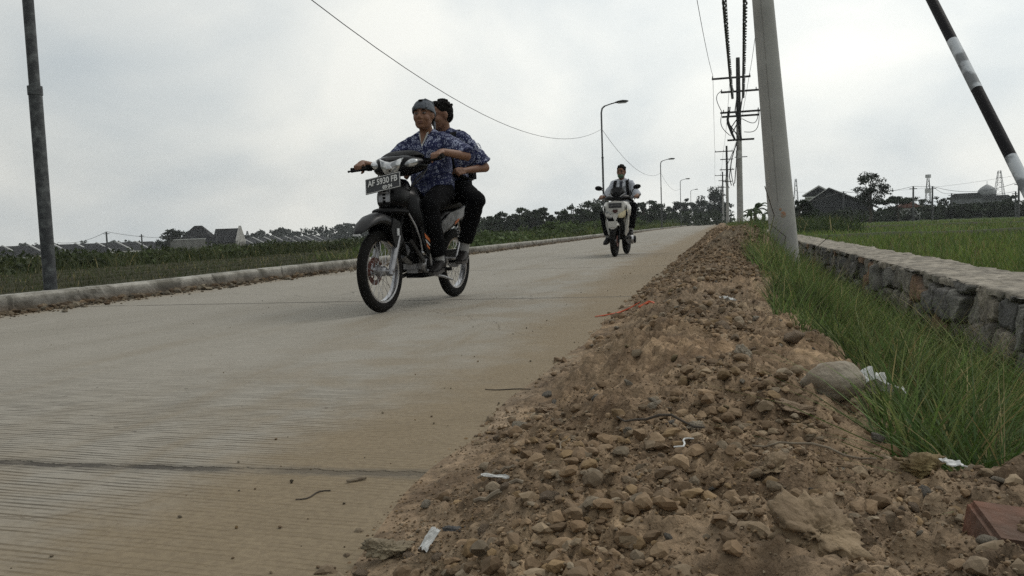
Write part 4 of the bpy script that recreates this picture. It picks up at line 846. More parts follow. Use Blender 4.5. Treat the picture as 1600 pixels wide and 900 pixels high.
stone('soil_clod', .075, 1.32, .10, stone_mat('clod', (.26, .19, .115), (.15, .105, .062)), 'brown clod of soil above the largest clod', 21, (1.1, .9, .55), .5, .3)
stone('soil_clod', .15, 1.76, .09, SM[1], 'brown clod of soil below the big cobble', 22, (1.2, .8, .6), .2, .3)
stone('rock', .22, 1.9, .08, SM[3], 'small ochre stone just in front of the big cobble', 23, (1.1, .8, .6), .2, .2)
# medium stones: a few kinds, copies share a label and a group
kinds = [(SM[0], 'pale grey brown stone lying loose in the dirt heap', 'pale stones in the heap'), (SM[1], 'brown soil coated stone lying loose in the dirt heap', 'brown stones in the heap'), (SM[2], 'dull grey stone lying loose in the dirt heap', 'grey stones in the heap'), (SM[3], 'ochre tinted stone lying loose in the dirt heap', 'ochre stones in the heap')]
rs = np.random.default_rng(71); protos = []
for k, (m, lab, g) in enumerate(kinds):
    for v in range(3): 
        V, Fc = rock_mesh(400+k*3+v, 3, .06); n3 = fbm(V[:, 0]*3+V[:, 2]*2, V[:, 1]*3-V[:, 2]*2, 4, v)-.5
        me_o = npmesh('stone', V*(1+.25*n3)[:, None]*.5, Fc, m, smooth=True); protos.append((me_o, lab, g, [False]))
for i in range(230):
    pr = protos[rs.choice(12, p=[.09]*3+[.11]*3+[.08]*3+[.16/3]*3)]
    if not pr[3][0]: o = pr[0]; pr[3][0] = True
    else: o = pr[0].copy(); COL.objects.link(o)
    y = 1.0*(11)**rs.random(); x = rs.uniform(-.58, .42); s = min(rs.lognormal(math.log(.021), .42), .07)*(1+.09*y)
    o.location = (x, y, mz(x, y)+s*.12); o.scale = (s, s*.9, s*.8); o.rotation_euler = (rs.normal(0, .3), rs.normal(0, .3), rs.uniform(0, 6.3)); tag(o, pr[1], 'stone', pr[2])
for pr in protos:
    if not pr[3][0]: bpy.data.objects.remove(pr[0])
# grey heap clods
# brick
m_brick = mat('old_brick', (.15, .065, .038), (.09, .055, .038), .95, 14, bump=.8, bscale=50, detail=8)
o = B().box((0, 0, 0), (.23, .11, .05), bevel=.006).obj('brick', m_brick); o.location = (.415, 1.085, mz(.42, 1.1)-.018); o.rotation_euler = (.12, .12, .05); tag(o, 'broken rusty red brick at the lower right corner', 'brick')
m_litter = mat('white_litter', (.62, .63, .62), (.42, .42, .40), .6, 20)
def crumple(name, x, y, w, d, h, lab, seed, rz=0, lift=.0, cat='litter'):
    n = 9; u, v = np.meshgrid(np.linspace(-1, 1, n), np.linspace(-1, 1, n)); z = (fbm(u*1.6+seed, v*1.6, 3, seed)-.3)*h*1.6*(1-.4*(u*u+v*v)/2)
    V = np.stack([u*w/2*(1+.2*(vn(u*3, v*3, seed)-.5)), v*d/2*(1+.2*(vn(u*3+5, v*3, seed)-.5)), z], -1).reshape(-1, 3)
    o = npmesh(name, V, gridfaces(n, n), m_litter); md = o.modifiers.new('thick', 'SOLIDIFY'); md.thickness = .002
    o.location = (x, y, mz(x, y)+lift); o.rotation_euler = (.1, .2, rz); tag(o, lab, cat); return o
crumple('crumpled_plastic', .355, 2.12, .12, .10, .07, 'crumpled white plastic litter in the grass behind the big cobble', 3, .4, .06)
o = crumple('paper_scrap', -.462, 1.175, .018, .040, .008, 'small folded white paper scrap at the bottom of the heap', 5, -.5, .02); o.rotation_euler = (.7, .1, -.4)
crumple('paper_scrap', .335, 1.33, .03, .025, .014, 'tiny white scrap between yellowish rock and brick', 6, .3, .02)
crumple('paper_scrap', -.40, 1.36, .055, .012, .008, 'narrow white strip lying against a stone left of the stick', 7, .6, .035)
crumple('plastic_scrap', .02, 3.9, .06, .05, .03, 'small dark and white scrap far up the dirt heap', 8, .6, .02)
# sticks
m_stick = mat('dry_stick', (.24, .20, .145), (.13, .10, .07), .9, 40)
def stick(x, y, L, r, rz, lab, lift=.01, bend=.0, name='stick', m=m_stick, tilt=0):
    pts = []
    for i in range(9):
        q = i/8-.5; px_ = x+math.cos(rz)*L*q-math.sin(rz)*bend*math.sin(q*6); py_ = y+math.sin(rz)*L*q+math.cos(rz)*bend*math.sin(q*6); pts.append((px_-x, py_-y, (mz(px_, py_)-mz(x, y))*.6+tilt*q))
    o = B().tube(pts, [r*(1-.3*abs(i-4)/4) for i in range(9)], 7).obj(name, m); o.location = (x, y, mz(x, y)+lift+r); tag(o, lab, 'stick'); return o
stick(-.375, 1.28, .085, .0055, .12, 'short thick dry stalk lying right of the white paper', .018)
stick(-.42, 1.42, .07, .0035, .35, 'thin pale stick lying at the left side of the heap', .015)
stick(-.80, 1.605, .045, .0045, .75, 'stubby grey stick lying on the dusty road edge', .0)
stick(-.85, 1.50, .08, .0018, .9, 'thin dark bent twig lying on the dusty road edge', .0, .012, m=m_bark)
stick(-.13, 1.62, .20, .003, -.45, 'long dark twig lying across the middle of the heap', .02, .01, m=m_bark)
stick(.14, 1.40, .20, .0022, -.35, 'long pale stem lying between clod and yellowish rock', .03, .012)
stick(.42, 1.48, .22, .002, -.55, 'thin reddish root lying above the brick', .045, .01, name='root', m=m_rust)
stick(-.30, 1.45, .09, .0012, 1.2, 'short curved straw standing in the pebbles', .02, .012, name='straw', tilt=.03)
stick(-.075, 1.50, .06, .002, .9, 'small white curling root beside a pale stone', .02, .012, name='root', m=m_litter)
stick(-.72, 2.62, .16, .002, .05, 'dark twig lying on the road beside the heap', .0, .01, m=m_bark)
m_or = mat('orange_plastic', (.55, .10, .03), (.42, .07, .025), .6, 20)
pts = [(-.75, 4.78, .006), (-.70, 4.84, .006), (-.66, 4.86, .012), (-.62, 4.95, .012), (-.56, 4.98, mz(-.56, 4.98)+.012), (-.50, 5.0, mz(-.5, 5.0)+.02)]
o = B().tube(pts, [.003, .005, .004, .006, .005, .003], 5).obj('plastic_ribbon', m_or); tag(o, 'long thin bright orange plastic ribbon at the edge of the heap', 'ribbon')
pts = [(-.50, 4.92, mz(-.50, 4.92)+.02), (-.44, 4.97, mz(-.44, 4.97)+.035), (-.40, 4.90, mz(-.4, 4.9)+.035), (-.37, 4.78, mz(-.37, 4.78)+.02)]
o = B().tube(pts, [.008, .011, .010, .005], 5).obj('plastic_ribbon', m_or); tag(o, 'short curled orange plastic ribbon on the heap right of the long one', 'ribbon')

# ================================================================= PEOPLE
m_skin = mat('skin_brown', (.205, .108, .067), (.165, .080, .048), .55, 12, spec=.35)
m_hair = mat('black_hair', (.005, .0045, .0045), (.009, .008, .007), .9, 60, spec=.1, bump=.6, bscale=120, bdist=.004)
m_blackcloth = mat('black_trousers', (.006, .006, .007), (.004, .004, .0045), .95, 10, bump=.3, bscale=25, bdist=.01, spec=.08)
m_eye = mat('eye_dark', (.012, .01, .009), rough=.2); m_eyew = mat('eye_white', (.20, .18, .165), rough=.5, spec=.2); m_lip = mat('lip', (.15, .06, .045), (.13, .055, .04), .5)
def batik():
    m = bpy.data.materials.new('blue_batik'); m.use_nodes = True; t = m.node_tree; N = t.nodes; L = t.links; p = N['Principled BSDF']; p.inputs['Roughness'].default_value = .85
    tc = N.new('ShaderNodeTexCoord')
    def vo(scale, lo, hi, ring=None):
        v = N.new('ShaderNodeTexVoronoi'); v.inputs['Scale'].default_value = scale; v.inputs['Randomness'].default_value = .85; L.new(tc.outputs['Object'], v.inputs['Vector'])
        r = N.new('ShaderNodeValToRGB'); e = r.color_ramp.elements; e[0].position = lo; e[1].position = hi; e[0].color = (1, 1, 1, 1); e[1].color = (0, 0, 0, 1)
        if ring: 
            e[0].color = (0, 0, 0, 1); a = e.new(ring); a.color = (1, 1, 1, 1)
        L.new(v.outputs['Distance'], r.inputs[0]); return r.outputs[0]
    a = vo(29, .20, .42, .32); b = vo(46, .16, .27); c = vo(80, .13, .24)
    mx = N.new('ShaderNodeMath'); mx.operation = 'MAXIMUM'; L.new(a, mx.inputs[0]); L.new(b, mx.inputs[1]); m2 = N.new('ShaderNodeMath'); m2.operation = 'MAXIMUM'; L.new(mx.outputs[0], m2.inputs[0]); L.new(c, m2.inputs[1])
    nz = N.new('ShaderNodeTexNoise'); nz.inputs['Scale'].default_value = 9; L.new(tc.outputs['Object'], nz.inputs['Vector'])
    rr = N.new('ShaderNodeMapRange'); L.new(nz.outputs['Fac'], rr.inputs['Value']); rr.inputs['From Min'].default_value = .35; rr.inputs['From Max'].default_value = .6; rr.inputs['To Min'].default_value = .25; rr.inputs['To Max'].default_value = .95
    mu = N.new('ShaderNodeMath'); mu.operation = 'MULTIPLY'; L.new(m2.outputs[0], mu.inputs[0]); L.new(rr.outputs[0], mu.inputs[1])
    mc = N.new('ShaderNodeMix'); mc.data_type = 'RGBA'; L.new(mu.outputs[0], mc.inputs[0]); mc.inputs[6].default_value = (.009, .014, .062, 1); mc.inputs[7].default_value = (.42, .46, .60, 1)
    L.new(mc.outputs[2], p.inputs['Base Color']); return m
m_batik = batik(); m_undershirt = mat('white_undershirt', (.6, .6, .58)); m_grey = mat('grey_headcloth', (.12, .135, .155), (.085, .095, .11), .9, 20, bump=.3); m_sock = mat('grey_sock', (.30, .30, .30)); m_shoe = mat('black_shoe', (.007, .006, .006), (.012, .010, .010), .6, 20, spec=.2); m_sole = mat('dark_sole', (.05, .045, .042)); m_bag = mat('black_backpack', (.006, .006, .007), (.01, .01, .011), .85, 20, bump=.2, spec=.1)
m_emb = mat('emblem_white', (.40, .43, .55))
def ik(S, T, l1, l2, pole):
    S, T, pole = Vector(S), Vector(T), Vector(pole); d = T-S; L = min(d.length, (l1+l2)*.998); u = d.normalized(); a = (l1*l1-l2*l2+L*L)/(2*L); h = math.sqrt(max(0, l1*l1-a*a))
    p = (pole-u*pole.dot(u)).normalized(); return S+u*a+p*h, S+u*L
def frame(f, upv):
    f = Vector(f).normalized(); l = Vector(upv).cross(f).normalized(); u = f.cross(l); return Matrix((f, l, u)).transposed()
def add_hand(b, wrist, d, n, a, g, curl=1., rad=.019, s=1.):
    """d: wrist->knuckles, n: back of hand, a: from thumb to little finger, g: centre of what it grips"""
    d, n, a, g = [Vector(v) for v in (d, n, a, g)]; d.normalize(); n = (n-d*n.dot(d)).normalized(); a = (a-d*a.dot(d)-n*a.dot(n)).normalized(); w = Vector(wrist); kn = g+n*(rad+.012)-d*.012
    M = Matrix((d, a, n)).transposed(); pc = (w+kn)/2
    b.ell(pc+(kn-w)*.08, ((kn-w).length*.55*s, .038*s, .016*s), Matrix(((kn-w).normalized(), a, (kn-w).normalized().cross(a))).transposed()); b.cap_(w, w.lerp(kn, .5), .024*s, .024*s, 10)
    for i, (o_, L_) in enumerate(((-.030, 1.0), (-.010, 1.08), (.010, 1.0), (.028, .82))):
        r = .0085*s; k = kn+a*o_*s; pth = [k-d*.012, k+d*.022*L_+n*(-.002), k+d*(.022+.016*curl*.6)*L_-n*(.028*curl), k+d*(.016-.014*curl+.03*(1-curl))*L_-n*(.045*curl), ]
        for j in range(3): b.cap_(pth[j], pth[j+1], r*(1.05-.08*j), r*(.97-.08*j), 8)
    t0 = w.lerp(kn, .35)-a*.026*s; pth = [t0, t0+d*.022-a*.014-n*.014, g-a*.036-n*(rad+.004)+d*.0, g-a*.030-n*(rad+.008)+d*.018]
    for j in range(3): b.cap_(pth[j], pth[j+1], .0115*s-.001*j, .0105*s-.001*j, 8)
def add_head(b, c, M, s=1.):
    P = lambda x, y, z: Vector(c)+M@Vector((x*s, y*s, z*s)); E = lambda p, r, rot=None: b.ell(P(*p), tuple(q*s for q in r), M @ rot if rot else M, sub=3)
    E((-.012, 0, .028), (.094, .076, .092)); E((.022, 0, -.032), (.066, .063, .084)); E((.050, 0, -.088), (.030, .032, .024))
    for y in (-1, 1):
        E((.046, y*.033, -.026), (.038, .030, .034)); E((.064, y*.030, .027), (.018, .024, .010)); E((-.002, y*.076, -.004), (.018, .009, .032), Matrix.Rotation(y*-.35, 3, 'Z')); E((.090, y*.012, -.032), (.010, .009, .008)); b.tube([P(-.005, y*.058, -.03), P(.015, y*.052, -.065), P(.045, y*.030, -.092)], [.014*s, .014*s, .013*s], 8)
    b.tube([P(.074, 0, .022), P(.090, 0, -.004), P(.100, 0, -.026)], [.010*s, .011*s, .014*s], 10); E((.096, 0, -.026), (.012, .014, .011)); E((.082, 0, -.055), (.012, .024, .009)); E((.079, 0, -.067), (.012, .020, .009)); E((.066, 0, .055), (.02, .045, .03))
def face_parts(root, c, M, s=1., mask=None):
    P = lambda x, y, z: Vector(c)+M@Vector((x*s, y*s, z*s))
    for y in (-1, 1):
        e = B().ell(P(.074, y*.031, .007), (.012*s, .015*s, .0075*s), M).obj('eye', m_eyew, root); B().ell(P(.0825, y*.031, .007), (.005*s, .0068*s, .0068*s), M).obj('iris', m_eye, e)
        B().tube([P(.084, y*.014, .026), P(.088, y*.030, .032), P(.076, y*.050, .026)], [.003*s, .0045*s, .0025*s], 6).obj('eyebrow', m_hair, root)
    if mask is None:
        b = B(); b.ell(P(.0835, 0, -.056), (.0120*s, .0235*s, .0062*s), M); b.ell(P(.081, 0, -.066), (.0125*s, .019*s, .0068*s), M); b.obj('lips', m_lip, root)
def oval(c, L, D, hw, hd, n=20): return [Vector(c)+L*math.cos(2*math.pi*k/n)*hw+D*math.sin(2*math.pi*k/n)*hd for k in range(n)]
def person(label, loc, rz, pz, vox=.0055, group=None):
    pel, nk, hc = Vector(pz['pelvis']), Vector(pz['neck']), Vector(pz['head']); HM = frame(pz['look'], (0, 0, 1)) if 'hup' not in pz else frame(pz['look'], pz['hup'])
    Lh = Vector((0, 1, 0)); Ls = Vector(pz.get('shl', (0, 1, 0))).normalized(); sp = (nk-pel); D = Ls.cross(sp).normalized(); sw = pz.get('sw', .165)
    sh = {s: nk-sp.normalized()*.068+Ls*(sw-.008)*s for s in (1, -1)}; hp = {s: pel+Vector((0, .085*s, -.02)) for s in (1, -1)}
    J = {}
    for s in (1, -1):
        k = 'L' if s == 1 else 'R'
        el, hd = ik(sh[s], pz['wrist'+k], .285, .245, pz['epole'+k]); kn_, an = ik(hp[s], pz['ankle'+k], .42, .41, pz['kpole'+k]); J[s] = (el, hd, kn_, an)
    body = B(); cs = []
    for q, hw, hd_ in ((-.08, .12, .09), (0, .15, .10), (.3, .125, .088), (.6, .145, .10), (.85, .16, .095), (.97, .10, .06), (1.02, .05, .045)):
        cs.append(oval(pel+sp*q, Ls if q > .2 else Lh, D, hw, hd_))
    body.rings(cs); body.cap_(nk-sp*.05, hc-HM@Vector((.012, 0, .05)), .054, .050)
    for s in (1, -1):
        el, hd, kn_, an = J[s]; body.cap_(sh[s], el, .047, .039); body.cap_(el, hd, .037, .025); body.cap_(hp[s], kn_, .078, .052); body.cap_(kn_, an, .050, .033)
        k = 'L' if s == 1 else 'R'; h = pz['hand'+k]; add_hand(body, hd, h['d'], h['n'], h['a'], h['g'], h.get('curl', 1), h.get('rad', .018))
    add_head(body, hc, HM); root = body.blob('person', m_skin, None, vox, 3); root.location = loc; root.rotation_euler = (0, 0, rz); tag(root, label, 'person', group)
    face_parts(root, hc, HM, mask=pz.get('mask'))
    # shirt
    b = B(); cs = []; hemq = pz.get('hem', -.12)
    for q, hw, hd_ in ((hemq, .175, .135), (.0, .178, .135), (.25, .165, .13), (.55, .168, .128), (.8, .182, .122), (.93, .13, .082), (.99, .068, .062)):
        cs.append(oval(pel+sp*q, Ls if q > .2 else Lh, D, hw, hd_))
    b.rings(cs)
    for s in (1, -1):
        el, hd, _, _ = J[s]; d = (el-sh[s]); b.ell(sh[s]-d*.04, (.058,)*3, sub=3); b.cap_(nk+Ls*.03*s-sp.normalized()*.01, sh[s], .048, .055); b.tube([sh[s]-d*.05, sh[s]+d*.45, sh[s]+d*pz.get('slv', .86)], [.057, .064, .074], 18)
    shirt = b.blob('shirt', pz['shirt'], root, .006, 3, wr=.012, wf=7)
    b = B()
    for s in (1, -1):   # collar wings
        p0 = nk+sp*.05+Ls*.045*s-D*.0; b.rings([[nk+sp.normalized()*.035+Ls*.060*s-D*.02, nk+sp.normalized()*.035+Ls*.052*s-D*.028, nk+sp.normalized()*(.0)+Ls*.07*s-D*.02], [nk+sp.normalized()*.015+Ls*.022*s+D*.068, nk+sp.normalized()*.012+Ls*.02*s+D*.060, nk-sp.normalized()*.05+Ls*.062*s+D*.092]])
    b.obj('collar', pz['shirt'], root)
    if pz.get('under'): B().rings([oval(pel+sp*(hemq-.045), Lh, D, .168, .13), oval(pel+sp*(hemq+.03), Lh, D, .168, .13)]).obj('undershirt', m_undershirt, root)
    # trousers
    b = B(); b.rings([oval(pel+Vector((0, 0, -.10)), Lh, D, .15, .12), oval(pel, Lh, D, .163, .125), oval(pel+sp*.16, Lh, D, .15, .118)])
    for s in (1, -1):
        el, hd, kn_, an = J[s]; b.cap_(hp[s], kn_, .096, .070, 18); v = (an-kn_); b.ell(kn_, (.070,)*3, sub=3); b.tube([kn_, kn_+v*.5, kn_+v*pz.get('leglen', .93)], [.068, .062, .058], 18)
    b.blob('trousers', pz.get('trousers', m_blackcloth), root, .007, 3, wr=.008, wf=6)
    for s in (1, -1):
        k = 'L' if s == 1 else 'R'; an = J[s][3]; fd = Vector(pz['toe'+k]).normalized(); fl = Vector((0, 0, 1)).cross(fd).normalized(); fu = fd.cross(fl)
        so = B().tube([an+(J[s][2]-an)*.16, an-fu*.03], [.041, .038], 12).obj('sock', pz.get('sock', m_sock), root)
        secs = []
        for x, w_, z0, z1 in ((-.07, .022, -.072, -.03), (-.055, .034, -.08, .005), (-.01, .038, -.082, .02), (.05, .038, -.082, -.012), (.11, .044, -.084, -.035), (.155, .040, -.084, -.048), (.185, .02, -.08, -.06)):
            c = an+fd*x+fu*((z0+z1)/2); secs.append([c+fl*w_*math.copysign(abs(math.cos(t))**.8, math.cos(t))+fu*(z1-z0)/2*math.copysign(abs(math.sin(t))**.8, math.sin(t)) for t in [2*math.pi*j/14 for j in range(14)]])
        shoe = B().rings(secs).obj('shoe', pz.get('shoe', m_shoe), root)
        secs = []
        for x, w_ in ((-.072, .02), (-.05, .036), (.05, .041), (.11, .047), (.16, .041), (.19, .018)):
            c = an+fd*x-fu*.086; secs.append([c+fl*w_-fu*.01, c-fl*w_-fu*.01, c-fl*w_+fu*.012, c+fl*w_+fu*.012])
        B().rings(secs).obj('sole', m_sole, shoe)
    return root, J, HM, sh, D, Ls
def hair(root, hc, M, s=1, full=True, long=0):
    P = lambda x, y, z: Vector(hc)+M@Vector((x*s, y*s, z*s)); b = B(); b.ell(P(-.018, 0, .040), (.093*s, .079*s, .088*s), M, sub=4)
    b.ell(P(-.045, 0, .0), (.060*s, .074*s, .066*s), M, sub=3); b.ell(P(.040, 0, .094), (.045*s, .052*s, .030*s), M, sub=3)
    rs_ = random.Random(3)
    for i in range(46):
        a = rs_.uniform(0, 6.28); e = rs_.uniform(.25, 1.5); b.ell(P(-.02+.092*math.cos(a)*math.cos(e), .078*math.sin(a)*math.cos(e), .045+.086*math.sin(e)), (.014*s,)*3, sub=1)
    return b.blob('hair', m_hair, root, .004*s, 2)
def strap(name, pts, w, m, parent=None, t=.008):
    pts = [Vector(p) for p in pts]; b = B(); out = []
    for i, p in enumerate(pts):
        tt = (pts[min(i+1, len(pts)-1)]-pts[max(i-1, 0)]).normalized(); sd_ = Vector((0, 1, 0)); sd_ = (sd_-tt*sd_.dot(tt)).normalized(); nn = tt.cross(sd_)
        out.append([p+sd_*w+nn*t, p-sd_*w+nn*t, p-sd_*w-nn*t, p+sd_*w-nn*t])
    return b.rings(out).obj(name, m, parent)
def backpack(label, loc, rz, nk, pel, D, Ls, size=(.15, .30, .42), off=.20, straps=True):
    root = empty('backpack', loc, rz); tag(root, label, 'backpack'); sp = (nk-pel).normalized(); c = nk-sp*.24-D*off; M = Matrix((D, Ls, sp)).transposed()
    b = B(); b.box(c, size, M, bevel=.045); b.obj('bag', m_bag, root); B().box(c-D*.09-sp*.06, (.05, .22, .2), M, bevel=.02).obj('pocket', m_bag, root)
    if straps:
        for s in (1, -1):
            q = lambda a, u_, d_: nk+Ls*a*s+sp*u_+D*d_
            strap('strap', [q(.10, -.10, -.125), q(.098, -.02, -.095), q(.10, .012, -.03), q(.105, -.005, .045), q(.112, -.06, .118), q(.118, -.15, .145), q(.128, -.26, .150), q(.155, -.34, .125), q(.185, -.38, .02), q(.15, -.40, -.12)], .026, m_bag, root)
    return root

# ================================================================= MOTORCYCLE
m_gloss = mat('black_gloss_paint', (.003, .003, .0035), (.005, .005, .006), .3, 3, spec=.14); m_plas = mat('black_plastic', (.004, .004, .0045), (.006, .006, .006), .6, 8, spec=.1); m_alu = mat('cast_aluminium', (.36, .36, .37), (.24, .24, .25), .38, 12, metal=.8, bump=.1); m_chrome = mat('chrome', (.48, .48, .49), rough=.22, metal=1); m_rub = mat('tyre_rubber', (.008, .008, .008), (.012, .011, .010), .9, 20, bump=.3, bscale=60, spec=.1); m_disc = mat('brake_disc_red', (.12, .035, .025), (.08, .04, .03), .5, 9, metal=.4)
m_lens = mat('headlight_glass', (.62, .63, .64), (.28, .29, .30), .12, 22, metal=.55, pos=(.42, .55), coat=1); m_orange = mat('orange_sticker', (.50, .13, .03)); m_wsil = mat('silver_white_paint', (.5, .51, .52), (.42, .43, .44), .35, 3, coat=.4); m_seat = mat('black_seat_vinyl', (.006, .006, .006), rough=.6, spec=.2); m_wsil2 = mat('side_panel_silver', (.16, .16, .165), (.05, .05, .052), .35, 14, pos=(.45, .55)); m_plate = mat('plate_black', (.03, .032, .035), rough=.45); m_pt = mat('plate_white_lettering', (.72, .72, .70), rough=.6); m_greyp = mat('dark_grey_paint', (.014, .0145, .015), (.010, .010, .011), .4, 3, spec=.25)
def wheel(name, parent, c, Ro, wt, spokes=True, disc=None, mrim=m_chrome, steer=0, front=True):
    c = Vector(c); e = B(); nrm = Vector((0, 1, 0)); e.tube([c-nrm*.05, c-nrm*.03, c+nrm*.03, c+nrm*.05], [.022, .036, .036, .022], 16); w = e.obj(name, m_alu, parent)
    def tor(R_, prof, nm, m):
        b = B(); n = 56; b.rings([[c+Vector((math.cos(2*math.pi*i/n)*(R_+pr), py, math.sin(2*math.pi*i/n)*(R_+pr))) for pr, py in prof] for i in range(n)], closed=True); return b.obj(nm, m, w, 50)
    h = wt*1.05; tor(Ro-h, [(-.010, -wt*.30), (.012, -wt*.47), (h*.55, -wt*.5), (h*.88, -wt*.33), (h, -wt*.1), (h, wt*.1), (h*.88, wt*.33), (h*.55, wt*.5), (.012, wt*.47), (-.010, wt*.30)], 'tyre', m_rub)
    tor(Ro-h, [(-.016, -wt*.2), (-.012, -wt*.36), (.006, -wt*.40), (.008, -wt*.30), (-.006, 0), (.008, wt*.30), (.006, wt*.40), (-.012, wt*.36), (-.016, wt*.2)], 'rim', mrim)
    b = B(); Ri = Ro-h-.012
    if spokes:
        for i in range(36):
            a = 2*math.pi*i/36; sd_ = 1 if i % 2 else -1; da = (.5 if (i//2) % 2 else -.5)
            b.tube([c+Vector((math.cos(a+da)*.034, sd_*.03, math.sin(a+da)*.034)), c+Vector((math.cos(a)*Ri, sd_*.004, math.sin(a)*Ri))], .0014, 5)
        b.obj('spokes', m_chrome, w)
    else:
        for i in range(5):
            a = 2*math.pi*i/5+.3; b.tube([c+Vector((math.cos(a)*.02, 0, math.sin(a)*.02)), c+Vector((math.cos(a)*Ri, 0, math.sin(a)*Ri))], [.022, .014], 8)
        b.obj('spokes', m_plas, w)
    if disc is not None:
        b = B(); n = 40; rr_ = .098
        b.rings([[c+Vector((math.cos(2*math.pi*i/n)*q, disc+yy, math.sin(2*math.pi*i/n)*q)) for q, yy in ((rr_-.035, -.002), (rr_, -.002), (rr_, .002), (rr_-.035, .002))] for i in range(n)], closed=True)
        for i in range(5): a = 2*math.pi*i/5; b.tube([c+Vector((math.cos(a)*.025, disc, math.sin(a)*.025)), c+Vector((math.cos(a+.3)*.07, disc, math.sin(a+.3)*.07))], .006, 6)
        b.obj('brake_disc', m_disc, w)
    return w
BK = (-2.255, 5.80, 0); BRZ = math.atan2(-.9945, -.105)
bike = empty('motorcycle', BK, BRZ); tag(bike, 'black underbone motorcycle with spoked wheels ridden by two boys in blue shirts', 'motorcycle')
FW = Vector((.615, 0, .29)); RW = Vector((-.60, 0, .285))
wheel('wheel', bike, FW, .29, .064, disc=-.045); wheel('wheel', bike, RW, .285, .072)
steer_top = Vector((.30, 0, .93)); fdir = (steer_top-(FW+Vector((-.0, 0, 0)))).normalized()
for y in (.075, -.075):
    o_ = Vector((0, y, 0)); lo = FW+o_+Vector((-.02, 0, 0)); f = B().tube([lo-fdir*.03, lo+fdir*.04, lo+fdir*.22, lo+fdir*.27], [.020, .024, .024, .021], 14).obj('fork', m_alu, bike); B().tube([lo+fdir*.27, lo+fdir*.52], .016, 12).obj('fork_tube', m_plas, f); B().tube([FW+Vector((0, y*.6, 0)), FW+Vector((-.02, y*1.35, 0))], .013, 10).obj('axle_nut', m_alu, f)
b = B(); b.box(FW+Vector((-.06, -.075, .06)), (.06, .03, .09)); b.obj('brake_caliper', m_alu, bike)
# fender
def shell(name, secs, m, parent, thick=.004):
    """secs: (x,z,halfwidth,drop,nx,nz) arch sections facing along normal (nx,nz)"""
    V = []; n = 13
    for (x, z, hw, dr, nx, nz) in secs:
        for k in range(n):
            a = math.pi*k/(n-1); c_ = math.cos(a); s_ = math.sin(a); V.append((x-nx*dr*(1-abs(s_)**.6), c_*abs(1)*hw*(1 if abs(c_) > .999 else 1), z-nz*dr*(1-abs(s_)**.6)))
    o = npmesh(name, np.array(V), gridfaces(len(secs), n), m, parent, smooth=True); md = o.modifiers.new('t', 'SOLIDIFY'); md.thickness = thick; return o
shell('front_fender', [(.90, .545, .012, .0, .75, .65), (.875, .578, .040, .012, .7, .7), (.82, .632, .062, .035, .6, .8), (.74, .675, .074, .055, .4, .92), (.65, .695, .082, .075, .15, 1), (.56, .685, .086, .09, -.1, 1), (.47, .64, .084, .095, -.4, .92), (.39, .565, .078, .07, -.75, .65), (.335, .47, .068, .04, -.95, .3), (.31, .38, .056, .02, -1, .1)], m_greyp, bike)
B().prism([(.56, .66), (.47, .63), (.43, .50), (.50, .44), (.56, .46), (.60, .58)], .082, .094).obj('fender_stay', m_gloss, bike); B().prism([(.56, .66), (.47, .63), (.43, .50), (.50, .44), (.56, .46), (.60, .58)], -.094, -.082).obj('fender_stay', m_gloss, bike)
B().box((.515, .099, .56), (.03, .006, .05)).obj('reflector', m_wsil, bike); B().box((.905, 0, .548), (.015, .05, .012)).obj('fender_tip', m_wsil, bike)
# front cowl under the headlight
B().loft([(.16, 0, .04, .58, .90), (.24, 0, .08, .62, .95), (.33, 0, .105, .68, .95), (.42, 0, .10, .70, .92), (.48, 0, .08, .72, .88), (.50, 0, .05, .74, .85)], 20, 2.6).obj('front_cowl', m_gloss, bike)
c1 = B(); c1.loft([(.40, 0, .135, .665, .735), (.50, 0, .115, .675, .735), (.575, 0, .07, .685, .725), (.60, 0, .03, .69, .715)], 18); c1.obj('cowl_lip', m_plas, bike)
b = B(); 
for s in (1, -1): b.prism([(.505, .865), (.515, .85), (.52, .775), (.512, .765)], s*.012, s*.045)
for q in range(3): b.box((.512, 0, .84-.025*q), (.012, .07-.018*q, .008))
b.obj('cowl_vent', m_alu, bike)
# leg shields, curved, each side
for s in (1, -1):
    V = []; cols_ = 7; rows_ = [(.90, .34, .05, .10), (.80, .35, .07, .135), (.68, .33, .08, .15), (.57, .29, .08, .145), (.49, .25, .07, .12), (.43, .22, .06, .09)]
    for (z, x, y0, y1) in rows_:
        for k in range(cols_): q = k/(cols_-1); V.append((x-.10*q*q-.02*q, s*(y0+(y1-y0)*q), z-.02*q))
    o = npmesh('leg_shield', np.array(V), gridfaces(len(rows_), cols_), m_gloss, bike, smooth=True); md = o.modifiers.new('t', 'SOLIDIFY'); md.thickness = .006
